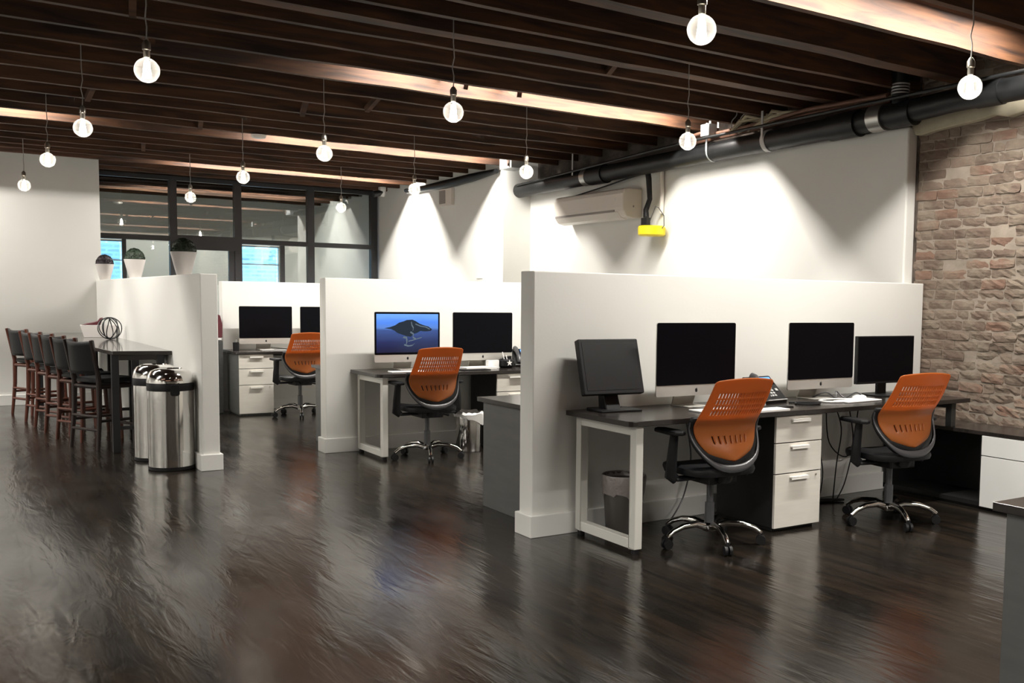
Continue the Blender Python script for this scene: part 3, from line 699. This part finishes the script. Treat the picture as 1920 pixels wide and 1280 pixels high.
# telephones
def make_phone(label, loc, rz):
    t = thing('desk_telephone', label, 'telephone', loc, rz)
    tilt = R(42)
    MB().prism([(-.10, .0), (.10, .0), (.10, .02), (.075, .165), (.055, .165), (-.10, .022)], -.13, .13, 0).build('body', 'black_plastic', t, .005)
    f = lambda mb: mb.xf((math.atan2(.143, .155), 0, 0), (0, -.10, .023))
    f(MB().box((-.13, -.004, -.012), (.13, .0, .004))).build('front_edge', 'key_white', t, .001)
    s = f(MB().box((-.045, .135, .0), (.115, .203, .004))).build('display_bezel', 'screen', t)
    f(MB().box((-.035, .143, .004), (.105, .196, .0055))).build('display', 'blue_lcd', s)
    for r_ in range(4):
        for c_ in range(3): f(MB().box((-.025+c_*.027, .03+r_*.022, 0), (-.005+c_*.027, .044+r_*.022, .004))).build('key', 'gull', t)
    f(MB().box((.075, .075, 0), (.10, .095, .004))).build('key', 'gull', t)
    f(MB().tube([(-.09, .01, .022), (-.09, .03, .036), (-.09, .10, .040), (-.09, .17, .036), (-.09, .195, .022)], [.024, .024, .015, .024, .024], 12, flat=1.1)).build('handset', 'grey_plastic', t, smooth=True)
    return t
make_phone('black desk telephone with a glowing blue display, on the nearest desk', (4.50, 4.80, DZ), R(8))
ph = make_phone('desk telephone half hidden at the right of the second desk', (4.79, 8.52, DZ), R(-8))
def cable(pts, r, m, label, name='cable', cat='cable'):
    P = [Vector(p) for p in pts]; out = []
    for i in range(len(P)-1):
        p0_, p1, p2, p3 = P[max(i-1, 0)], P[i], P[i+1], P[min(i+2, len(P)-1)]
        for k in range(6):
            s = k/6; out.append(.5*((2*p1)+(-p0_+p2)*s+(2*p0_-5*p1+4*p2-p3)*s*s+(-p0_+3*p1-3*p2+p3)*s**3))
    out.append(P[-1])
    return tag(MB().tube(out, r, 8).build(name, m, None, smooth=True), label, cat)
cable([(4.60, 4.66, DZ+.007), (4.70, 4.60, DZ+.007), (4.74, 4.52, DZ+.007), (4.66, 4.50, DZ+.007), (4.58, 4.56, DZ+.007), (4.62, 4.62, DZ+.008)], .006, 'black_plastic', 'black coiled lead lying below the telephone on the nearest desk')
cable([(5.02, 4.86, DZ+.006), (5.05, 4.76, DZ+.045), (5.10, 4.72, DZ+.008), (5.14, 4.75, DZ+.05), (5.17, 4.70, DZ+.01), (5.24, 4.66, DZ+.045), (5.30, 4.64, DZ+.008), (5.38, 4.66, DZ+.007)], .005, 'grey_plastic', 'tangled grey leads in front of the right-hand computer on the nearest desk')
cable([(5.19, 4.60, DZ+.006), (5.10, 4.67, DZ+.006), (4.98, 4.69, DZ+.006), (4.88, 4.66, DZ+.006), (4.86, 4.58, DZ+.006), (4.93, 4.53, DZ+.006), (5.0, 4.52, DZ+.006)], .007, 'key_white', 'white cable looped beside the keyboard on the nearest desk')
for k, pp in enumerate([[(5.20, 4.97, .70), (5.18, 4.95, .45), (5.22, 4.93, .2), (5.16, 4.90, .01)], [(5.35, 4.975, .70), (5.42, 4.95, .5), (5.36, 4.93, .25), (5.28, 4.88, .01)], [(5.50, 4.97, .7), (5.56, 4.96, .4), (5.46, 4.93, .12), (5.30, 4.86, .008)], [(5.28, 4.975, .70), (5.30, 4.95, .4), (5.50, 4.94, .30), (5.62, 4.97, .65)]]):
    cable(pp, .0045, 'black_plastic', ['black lead hanging down right of the pedestal under the nearest desk', 'black lead bowing outward under the nearest desk', 'black lead trailing to the skirting under the right half of the nearest desk', 'black lead looping back up under the nearest desk'][k])
cable([(4.64, 4.88, .012), (4.8, 4.80, .012), (5.05, 4.86, .012), (5.3, 4.80, .012), (5.1, 4.90, .012), (4.85, 4.93, .02)], .009, 'black_plastic', 'heap of black leads on the floor behind the right-hand chair')
cable([(3.98, 4.975, .69), (4.02, 4.95, .4), (3.95, 4.93, .15), (3.80, 4.88, .01)], .005, 'grey_plastic', 'grey lead hanging under the left half of the nearest desk')

# desk clutter
def slab(name, a, b, z, m, label, cat, rz=0, bev=.001, grp=None):
    c = ((a[0]+b[0])/2, (a[1]+b[1])/2)
    o = MB().box((a[0]-c[0], a[1]-c[1], 0), (b[0]-c[0], b[1]-c[1], z[1]-z[0])).build(name, m, None, bev); o.location = (c[0], c[1], z[0]); o.rotation_euler.z = rz
    return tag(o, label, cat, grp)
kb = slab('keyboard', (4.96, 4.49), (5.32, 4.62), (DZ, DZ+.010), 'key_white', 'white keyboard in front of the right-hand computer on the nearest desk', 'keyboard', R(4), .004)
mouse = MB().lathe([(.031, 0), (.034, .006), (.030, .020), (.018, .029), (.002, .032)], 24); 
bmesh.ops.scale(mouse.bm, vec=(1.0, 1.75, 1), verts=mouse.bm.verts); mo = mouse.xf((0, 0, R(75))).build('mouse', 'key_white', None, smooth=True); mo.location = (5.27, 4.66, DZ); tag(mo, 'white mouse behind the keyboard on the nearest desk', 'mouse')
slab('notepad', (4.02, 4.34), (4.30, 4.45), (DZ, DZ+.012), 'paper', 'white notepad at the front edge of the nearest desk, right of the left chair', 'notepad', R(2))
slab('tablet', (4.05, 4.46), (4.45, 4.55), (DZ, DZ+.008), 'black_plastic', 'thin black slab behind the notepad on the nearest desk', 'tablet', R(2))
slab('keyboard', (3.72, 4.50), (4.02, 4.61), (DZ, DZ+.010), 'key_white', 'white keyboard behind the left chair of the nearest desk', 'keyboard', R(-2), .004)
cable([(3.86, 4.74, DZ+.004), (3.92, 4.66, DZ+.004), (3.99, 4.60, DZ+.004)], .0035, 'gull', 'thin grey cable from the left computer on the nearest desk')
o = MB().lathe([(.026, 0), (.030, .010), (.024, .028), (.006, .034)], 20).build('mouse', 'gull', None, smooth=True); o.location = (4.30, 4.60, DZ); tag(o, 'grey mouse near the foot of the telephone on the nearest desk', 'mouse')
slab('keyboard', (3.26, 8.12), (3.56, 8.23), (DZ, DZ+.012), 'key_white', 'white keyboard below the lit blue screen', 'keyboard', R(-3), .004)
slab('book', (4.02, 8.24), (4.34, 8.40), (DZ, DZ+.02), 'paper', 'white papers in front of the dark computer on the second desk', 'papers', R(3))
slab('folder', (3.95, 8.13), (4.22, 8.26), (DZ, DZ+.008), 'black_plastic', 'thin dark folder at the front of the second desk', 'folder', R(2))
slab('paper_box', (4.30, 8.33), (4.41, 8.39), (DZ, DZ+.075), 'paper', 'small white box beside the pen pot on the second desk', 'box')
t = thing('pen_pot', 'black pen pot with white star on the second desk', 'pen pot', (4.50, 8.36, DZ))
MB().lathe([(.055, 0), (.075, .02), (.078, .07), (.06, .085), (.055, .085), (.05, .03)], 24).build('pot', 'black_plastic', t, smooth=True)
st_ = [((.030 if k % 2 == 0 else .012)*math.cos(R(90+36*k))-.005, (.030 if k % 2 == 0 else .012)*math.sin(R(90+36*k))+.05) for k in range(10)]
MB().prism(st_, -.082, -.076, 1).build('star', 'paper', t)
MB().tube([(-.01, 0, .04), (-.035, .01, .15)], .005, 6).tube([(.02, 0, .04), (.01, .02, .12)], .005, 6).build('pens', 'paper', t)
MB().prism([(-.02, 0), (.07, 0), (.07, .11), (-.005, .10)], .02, .06, 1).build('card_holder', 'black_plastic', t)
t = thing('pen_pot', 'small black cup on the left end of the farthest desk', 'cup', (2.955, 12.22, DZ))
MB().lathe([(.034, 0), (.036, .095), (.032, .095), (.03, .02)], 20).build('cup', 'black_plastic', t, smooth=True); MB().tube([(0, 0, .03), (.004, 0, .125)], .004, 6).build('pen', 'gull', t)
slab('keyboard', (3.2, 12.0), (3.5, 12.1), (DZ, DZ+.01), 'gull', 'pale keyboard on the farthest desk', 'keyboard', 0, .003)
cable([(3.36, 12.22, DZ+.03), (3.46, 12.15, DZ+.02), (3.6, 12.08, DZ+.005)], .004, 'black_plastic', 'thin dark cable below the farthest computer')
o = MB().prism(rbox(-.05, .05, -.03, .03, .01), 0, .02, 2).build('stapler', 'black_plastic', None, .003); o.location = (3.35, 5.6, .74); tag(o, 'small dark pad on the grey cabinet behind the nearest partition', 'pad')

# waste bins
def make_bin(label, loc):
    t = thing('waste_bin', label, 'waste bin', loc)
    MB().lathe([(.100, 0), (.105, .01), (.128, .34), (.132, .355), (.126, .355), (.100, .02)], 32).build('bucket', 'bin_plastic', t, smooth=True)
    n = 40; mb = MB(); rnd = random.Random(5); rows = []
    for r_, z in ((.120, .33), (.130, .362), (.136, .352), (.133, .30), (.128, .25)):
        rows.append([mb.bm.verts.new(((r_+rnd.uniform(-.003, .003))*math.cos(2*math.pi*k/n), (r_+rnd.uniform(-.003, .003))*math.sin(2*math.pi*k/n), z+(rnd.uniform(-.03, .02) if z < .26 else 0))) for k in range(n)])
    for A, B in zip(rows, rows[1:]):
        for k in range(n): mb.bm.faces.new((A[k], A[(k+1) % n], B[(k+1) % n], B[k]))
    mb.build('liner', 'bin_liner', t, smooth=True)
make_bin('dark round waste bin with a plastic liner under the nearest desk', (3.40, 4.82, 0))
t = thing('waste_bin', 'polished round waste bin with a white liner under the second desk', 'waste bin', (4.05, 8.22, 0))
MB().lathe([(.12, 0), (.125, .01), (.125, .33), (.12, .335)], 32).build('bucket', 'chrome', t, smooth=True)
mb = MB(); n = 30; rnd = random.Random(9); rows = []
for r_, z in ((.11, .33), (.13, .365), (.145, .35), (.14, .28)): rows.append([mb.bm.verts.new(((r_+rnd.uniform(-.006, .006))*math.cos(2*math.pi*k/n), (r_+rnd.uniform(-.006, .006))*math.sin(2*math.pi*k/n), z+rnd.uniform(-.012, .012)-(.05*math.cos(2*math.pi*k/n) if z < .34 else 0))) for k in range(n)])
for A, B in zip(rows, rows[1:]):
    for k in range(n): mb.bm.faces.new((A[k], A[(k+1) % n], B[(k+1) % n], B[k]))
mb.build('liner', 'paper', t, smooth=True)

def make_steel_bin(label, loc):
    t = thing('pedal_bin', label, 'bin', loc, 0, 'stainless steel bins beside the bar')
    r_ = .172
    MB().lathe([(r_-.006, 0), (r_+.002, .004), (r_+.002, .03), (r_-.004, .032)], 48).build('base_ring', 'black_plastic', t, smooth=True)
    MB().lathe([(r_, .03), (r_, .635)], 64).build('body', 'steel', t, smooth=True)
    MB().lathe([(r_+.003, .635), (r_+.004, .64), (r_+.004, .695), (r_+.001, .70)], 48).build('collar', 'black_plastic', t, smooth=True)
    o = MB().lathe([(r_+.006, .698), (r_+.006, .712), (r_-.004, .755), (r_-.028, .790), (r_-.06, .805), (.095, .808), (.088, .800), (.080, .76)], 64, cap=False).build('dome_lid', 'steel', t, smooth=True)
    MB().lathe([(.001, .758), (.080, .76)], 32, cap=False).build('lid_opening', 'black_plastic', t)
    MB().prism(rbox(-.035, .035, .60, .69, .02), -r_-.012, -r_+.01, 1).build('latch', 'black_plastic', t, .003)
    return t
sb = make_steel_bin('nearer stainless steel bin, at the end of the bar partition', (1.552, 8.53, 0))
dup(sb, (1.535, 9.09, 0), R(20), 'farther stainless steel bin, partly hidden by the nearer one')

# ------------------------------------------------------------------ bar counter, stools and what stands on the counter
t = thing('bar_counter', 'long polished dark bar counter against the planter-topped partition', 'counter', (0, 0, 0))
MB().prism([(1.27, 9.52), (1.733, 9.42), (1.733, 14.1), (1.0, 14.1)], .865, .90, 2).build('countertop', 'bar_top', t, .004)
for (x, y) in ((1.30, 9.62), (1.06, 13.98), (1.67, 9.62), (1.67, 11.2), (1.67, 12.7), (1.67, 13.98), (1.49, 9.80)):
    MB().box((x-.03, y-.03, 0), (x+.03, y+.03, .865)).build('leg', 'black_metal', t, .004)
MB().box((1.32, 9.60, .815), (1.70, 9.63, .865)).box((1.65, 9.6, .80), (1.69, 14.0, .865)).build('rail', 'stool_wood_dark', t)
MB().box((1.30, 9.61, .20), (1.67, 9.63, .23)).box((1.29, 11.19, .2), (1.67, 11.21, .23)).build('foot_rail', 'black_metal', t)

def make_stool(label, loc, rz, wood='stool_wood'):
    t = thing('bar_stool', label, 'bar stool', loc, rz, 'wooden bar stools with black leather backs')
    # faces +X; seat 0.64 m
    mb = MB(); n = 26; rows = []
    for s, z in ((.86, .595), (1, .605), (1, .625), (.94, .642), (.5, .640), (.02, .636)):
        rows.append([mb.bm.verts.new((.20*s*math.copysign(abs(math.cos(a))**.45, math.cos(a)), .20*s*math.copysign(abs(math.sin(a))**.45, math.sin(a)), z)) for a in [2*math.pi*i/n for i in range(n)]])
    for A, B in zip(rows, rows[1:]):
        for i in range(n): mb.bm.faces.new((A[i], A[(i+1) % n], B[(i+1) % n], B[i]))
    mb.bm.faces.new(rows[0][::-1]); mb.bm.faces.new(rows[-1]); mb.build('seat', 'leather', t, smooth=True)
    for s in (-1, 1):
        MB().tube([(.19, s*.20, 0), (.175, s*.175, .60)], [.016, .022], 8).build('leg', wood, t, smooth=True)
        MB().tube([(-.215, s*.20, 0), (-.185, s*.185, .35), (-.180, s*.180, .62), (-.20, s*.185, .72), (-.255, s*.195, .985)], [.016, .022, .024, .021, .016], 8).build('leg', wood, t, smooth=True)
    mb = MB()
    for s in (-1, 1):
        mb.tube([(.175, s*.18, .565), (-.185, s*.18, .565)], .020, 8)
        MB().tube([(.18, s*.19, .26), (-.20, s*.19, .26)], .013, 8).build('stretcher', wood, t, smooth=True)
    mb.tube([(.17, -.18, .565), (.17, .18, .565)], .020, 8).tube([(-.18, -.18, .565), (-.18, .18, .565)], .020, 8)
    for a_, z_ in ((.183, .20), (-.20, .30), (-.205, .18)): MB().tube([(a_, -.19, z_), (a_, .19, z_)], .013, 8).build('stretcher', wood, t, smooth=True)
    mb.build('seat_rail', wood, t, smooth=True)
    # backrest: curved leather sling between the rear posts
    bm = bmesh.new(); U, Vn = 14, 8; g = []
    for j in range(Vn+1):
        v = j/Vn; row = []
        for i in range(U+1):
            u = -1+2*i/U; z = .68+.285*v+(.018*(u*u)-.0)*(1 if v > .5 else 0)*v
            row.append(bm.verts.new((-.190-.20*(.20*v+.02)-.045*(1-u*u)-.02*v*0, u*.195, z)))
        g.append(row)
    for j in range(Vn):
        for i in range(U): bm.faces.new((g[j][i], g[j][i+1], g[j+1][i+1], g[j+1][i]))
    m_ = MB(); m_.bm.free(); m_.bm = bm; o = m_.build('backrest', 'leather', t, smooth=True); md = o.modifiers.new('s', 'SOLIDIFY'); md.thickness = .022; md.offset = 0
    return t
s0 = make_stool('nearest bar stool, dark-legged, at the near end of the bar counter', (1.28, 10.06, 0), R(26), 'stool_wood_dark')
s1 = make_stool('second bar stool from the near end of the counter', (1.22, 10.66, 0), R(25))
dup(s1, (1.17, 11.2, 0), R(27), 'third bar stool from the near end of the counter')
dup(s1, (1.12, 11.73, 0), R(26), 'fourth bar stool from the near end of the counter')
dup(s1, (1.07, 12.28, 0), R(24), 'fifth bar stool from the near end, next to the farthest one')
dup(s1, (1.0, 13.2, 0), R(25), 'farthest bar stool, standing apart against the white wall')

# white trough with a brown bird-like ornament, wire ball
o = MB(); P = [(-.19, -.09), (.19, -.09), (.19, .09), (-.19, .09)]; q = .80
A = [o.bm.verts.new((x*q, y*q, 0)) for x, y in P]; B = [o.bm.verts.new((x, y, .14)) for x, y in P]; Cq = [o.bm.verts.new((x*.93, y*.86, .14)) for x, y in P]; Dq = [o.bm.verts.new((x*.75, y*.7, .03)) for x, y in P]
for U, W_ in ((A, B), (B, Cq), (Cq, Dq)):
    for i in range(4): o.bm.faces.new((U[i], U[(i+1) % 4], W_[(i+1) % 4], W_[i]))
o.bm.faces.new(A); o.bm.faces.new(Dq)
tr = o.build('trough', 'pot', None, .003); tr.location = (1.555, 12.62, .90); tr.rotation_euler.z = R(-8); tag(tr, 'white tapered trough on the bar counter behind the wire ball', 'planter')
o = MB().prism([(-.12, 0), (-.06, .025), (.0, .035), (.05, .05), (.075, .085), (.11, .09), (.10, .06), (.085, .02), (.08, 0)], -.02, .02, 1).build('ornament', 'maroon', None, .008); o.location = (1.49, 12.63, 1.04-.005); o.rotation_euler.z = R(-8); tag(o, 'small brown bird-shaped ornament on the rim of the white trough', 'ornament')
mb = MB(); cball = Vector((0, 0, .125)); rnd = random.Random(4)
for (ax, ay, az, rr) in ((80, 10, 0, .118), (60, 70, 20, .116), (20, 100, 50, .114), (110, 40, -30, .117), (90, 90, 70, .113)):
    E_ = Euler((R(ax), R(ay), R(az))).to_matrix()
    mb.tube([cball+E_ @ Vector((rr*math.cos(a), rr*math.sin(a), .012*math.sin(2*a))) for a in [2*math.pi*k/40 for k in range(40)]], .0055, 6, closed=True)
wb = mb.build('wire_ball', 'black_metal', None, smooth=True); wb.location = (1.575, 11.95, .897); tag(wb, 'dark wire ball sculpture standing on the bar counter', 'ornament')

# planters on the partition
def make_planter(label, loc, pot='pot', leaf='plant', s=1.0, seed=1):
    t = thing('planter', label, 'planter', loc, 0, 'tapered white planters on the bar partition')
    MB().lathe([(.058, 0), (.060, .004), (.108, .20), (.104, .20), (.098, .185)], 32).build('pot', pot, t, smooth=True)
    mb = MB(); rnd = random.Random(seed); n = 900
    mb.lathe([(.098, .185), (.100, .21), (.085, .27), (.045, .305), (.001, .312)], 20)
    for k in range(n):
        a = rnd.uniform(0, 2*math.pi); b = rnd.uniform(0, math.pi/2); r_ = .100
        p = Vector((r_*math.cos(b)*math.cos(a), r_*math.cos(b)*math.sin(a), .20+.115*math.sin(b)))
        d = Vector((rnd.uniform(-1, 1), rnd.uniform(-1, 1), rnd.uniform(-.5, 1))).normalized()*rnd.uniform(.006, .014); e = d.cross(Vector((rnd.random(), rnd.random(), rnd.random()))).normalized()*.005
        vv = [mb.bm.verts.new(p+q) for q in (-d*.3, e, d, -e)]; mb.bm.faces.new(vv)
    mb.build('foliage', leaf, t)
    return t
pz = 1.565
make_planter('nearest planter on the bar partition, its green bush in front of a glass post', (1.80, 9.20, pz), seed=1)
make_planter('middle planter on the bar partition with dark green foliage', (1.80, 11.70, pz), seed=2)
make_planter('farthest planter on the bar partition, dark purple foliage, beside the white wall', (1.80, 13.95, pz), leaf='plant_brown', seed=3)

# ------------------------------------------------------------------ services on the right wall
t = thing('drain_pipe', 'thick black pipe running high along the right wall', 'pipe', (0, 0, 0))
PX, PZ = 6.09, 2.80
MB().tube([(PX, 3.0, PZ+.075), (PX, 4.6, PZ+.065), (PX, 5.3, PZ+.03), (PX, 10.995, PZ-.05)], [.080, .082, .088, .088], 28).build('pipe', 'pipe', t, smooth=True)
for y, l, rr, mm in ((5.27, .13, .104, 'clamp'), (5.62, .30, .106, 'pipe'), (5.05, .22, .098, 'pipe'), (9.42, .10, .096, 'clamp'), (9.2, .30, .102, 'pipe'), (6.50, .05, .095, 'gull'), (7.25, .02, .094, 'galv'), (4.3, .2, .09, 'pipe')):
    z = PZ+.03-.08*(y-5.3)/5.7 if y > 5.3 else (PZ+.035 if y > 5 else PZ+.068)
    MB().tube([(PX, y-l/2, z), (PX, y+l/2, z)], rr, 28).build('collar', mm, t, smooth=True)
MB().tube([(PX, 5.08, PZ), (PX, 5.08, 3.2)], .062, 20).build('riser', 'pipe', t, smooth=True)
mb = MB()
for k in range(4): mb.tube([(PX, 5.08, 2.985+k*.022), (PX, 5.08, 2.995+k*.022)], .068, 24)
mb.build('riser_clamp', 'clamp_bright', t)
for y in (6.5, 7.25, 9.6): MB().box((PX-.095, y-.012, PZ), (PX-.089, y+.012, JB+.02)).build('strap', 'galv', t)
cb = tag(MB().tube([(5.95, 2.5, 2.955), (5.97, 7.5, 2.915), (6.0, 10.9, 2.80)], .013, 12).build('conduit', 'pipe', None, smooth=True), 'slim black conduit running just above the thick ceiling pipe', 'pipe')
t = thing('pipe_bundle', 'brown insulated lines bundled above the black pipe', 'pipes', (0, 0, 0))
for k, (dx, dz, r_, mm) in enumerate(((0, 0, .022, 'copper'), (-.05, .03, .016, 'copper'), (.04, .045, .018, 'tan'), (-.02, .045, .012, 'copper'))):
    MB().tube([(6.13+dx, 5.2, 2.965+dz), (6.10+dx, 6.0, 2.975+dz), (6.12+dx, 6.8, 2.945+dz*.8), (6.13+dx, 7.6, 2.935+dz)], r_, 10).build('line', mm, t, smooth=True)
mb = MB(); rnd = random.Random(8)
for k in range(16): 
    y = rnd.uniform(6.55, 7.0); mb.tube([(6.10+rnd.uniform(-.06, .05), y, 2.93+rnd.uniform(0, .05)), (6.08+rnd.uniform(-.06, .05), y-rnd.uniform(.1, .25), 2.97+rnd.uniform(0, .09)), (6.1, y-.4, 2.99+rnd.uniform(0, .05))], [.012, .018, .004], 6)
mb.build('frayed_wrap', 'tan', t, smooth=True)
t = thing('junction_box', 'grey junction box hanging above the black pipe', 'junction box', (6.03, 7.26, 2.94))
MB().box((-.05, -.06, 0), (.05, .06, .11)).build('box', 'galv', t, .004); MB().tube([(0, -.02, .11), (0, -.02, .345)], .009, 8).build('drop_tube', 'key_white', t); MB().tube([(0, -.14, .06), (0, -.14, .345)], .012, 8).build('drop_tube', 'galv', t)
MB().tube([(0, .06, .05), (0, .3, .03)], .016, 8).build('nipple', 'copper', t)
for y, z0, lab in ((6.87, 2.97, 'pale wire dangling from the joists next to the frayed pipe wrap'), (6.99, 2.96, 'short pale wire dangling behind the grey junction box')):
    cable([(6.08, y, z0), (6.06, y-.02, z0+.08), (6.09, y-.05, z0+.14), (6.08, y-.05, z0+.22)], .005, 'gull', lab, 'dangling_wire', 'wire')
cable([(6.20, 9.9, 2.60), (6.17, 9.2, 2.655), (6.12, 8.6, 2.70), (6.14, 8.0, 2.735), (6.18, 7.4, 2.75)], .008, 'black_plastic', 'thin black cable sagging below the thick pipe above the air conditioner')

# air conditioner
t = thing('air_conditioner', 'white wall-mounted air conditioner below the black pipe', 'air conditioner', (6.25, 8.60, 2.285))
prof = [(0, 0), (-.10, -.02), (-.20, .0), (-.245, .06), (-.25, .10), (-.25, .24), (-.23, .285), (-.18, .30), (0, .30)]
mb = MB(); mb.prism([(x, z) for x, z in prof], 0, 1.40, 1); mb.build('casing', 'ac', t, .012)
MB().box((-.254, .16, .055), (-.235, 1.36, .075)).build('air_slot', 'ac_dark', t)
MB().prism([(-.13, -.024), (-.205, -.006), (-.25, .050), (-.244, .058), (-.20, .008), (-.13, -.012)], .10, 1.36, 1).build('louvre', 'ac', t, .001)
MB().box((-.12, -.004, .10), (-.105, .002, .12)).build('screw_hole', 'ac_dark', t)
MB().box((-.253, .14, .175), (-.249, .155, .20)).build('badge', 'paper', t)
# conduit drop, bracket and yellow lamp
t = thing('drop_hose', 'black hose dropping from the pipe beside the air conditioner', 'hose', (0, 0, 0))
MB().tube([(6.13, 8.36, 2.78), (6.14, 8.34, 2.66), (6.15, 8.33, 2.45), (6.14, 8.38, 2.34), (6.13, 8.36, 2.265)], [.030, .030, .026, .028, .030], 14).build('hose', 'black_plastic', t, smooth=True)
MB().tube([(6.215, 8.22, 2.77), (6.22, 8.21, 2.5), (6.22, 8.22, 2.30)], .022, 12).build('pale_sleeve', 'ac', t, smooth=True)
t = thing('yellow_work_light', 'round yellow fitting hanging beside the air conditioner', 'light fitting', (6.10, 8.22, 2.065))
MB().lathe([(.125, 0), (.140, .012), (.143, .085), (.13, .10), (.02, .10)], 40).build('rim', 'yellow', t, smooth=True)
MB().box((-.06, .02, .10), (.03, .14, .115)).box((-.03, .05, .115), (.02, .15, .19)).build('bracket', 'black_plastic', t, .003)
MB().tube([(.02, .06, .16), (.03, -.02, .30), (.03, -.07, .285), (.04, -.15, .20), (.04, -.155, .10), (.02, -.13, .06)], .005, 8).build('wire_loop', 'grey_plastic', t, smooth=True)

# small fittings
t = thing('security_camera', 'white dome security camera under the joists at the glass corner', 'camera', (5.60, 14.325, JB))
MB().lathe([(.055, 0), (.058, -.03), (.05, -.06), (.03, -.075)][::-1], 24).build('mount', 'gull', t, smooth=True)
MB().tube([(0, 0, -.08), (-.14, -.01, -.115)], [.045, .045], 16).build('barrel', 'black_plastic', t, smooth=True); MB().lathe([(.035, -.14), (.045, -.12), (.045, -.07)], 20).build('dome', 'gull', t, smooth=True)
t = thing('smoke_detector', 'small white smoke detector under the joists', 'smoke detector', (2.80, 10.53, JB-.008))
MB().lathe([(.03, -.035), (.065, -.028), (.075, -.012), (.075, 0)], 28).build('body', 'ac', t, smooth=True)
t = thing('wall_speaker', 'small pale box speaker high on the far right wall', 'speaker', (5.87, 12.40, 2.66))
MB().box((-.05, 0, 0), (0, .40, .24)).build('box', 'ac', t, .006); MB().box((-.055, .18, .03), (-.048, .37, .21)).build('grille', 'ac_dark', t)
t = thing('wall_switch', 'small white switch plate on the far right wall above the second partition', 'switch', (5.87, 11.55, 1.66))
MB().box((-.012, 0, 0), (0, .16, .035)).build('plate', 'trim', t, .003)
t = thing('metal_box', 'bright metal box between the joists at the far pier', 'junction box', (5.85, 10.6, 2.97))
MB().box((-.09, 0, .0), (.12, .30, .18)).build('box', 'galv', t, .004); MB().tube([(-.1, .05, .02), (-.1, .05, .25)], .02, 12).build('tube', 'chrome', t)
t = thing('cable_duct', 'dark duct sagging along the top of the far right wall', 'duct', (0, 0, 0))
MB().tube([(5.80, 13.9, 2.97), (5.80, 13.2, 2.95), (5.80, 12.5, 2.94), (5.79, 11.7, 2.955), (5.80, 11.05, 2.975)], [.03, .04, .06, .055, .03], 12).build('duct', 'pipe', t, smooth=True)
MB().tube([(5.82, 13.9, 2.93), (5.82, 13.0, 2.905), (5.82, 12.2, 2.89), (5.82, 11.2, 2.975)], .008, 8).build('cable', 'gull', t, smooth=True)

# narrow upright thing seen beyond the bar partition
t = thing('storage_unit', 'narrow charcoal and maroon unit glimpsed behind the end of the bar partition', 'cabinet', (2.50, 12.25, 0))
MB().prism(rbox(0, .315, 0, .87, .02), 0, .30, 1).build('lower_body', 'carcass', t, .004); MB().box((.01, .01, .87), (.30, .29, .895)).build('white_band', 'trim', t); MB().prism([(0, .895), (.31, .895), (.315, 1.05), (.29, 1.16), (.20, 1.20), (.06, 1.18), (0, 1.08)], .01, .29, 1).build('upper_body', 'maroon', t, .004)
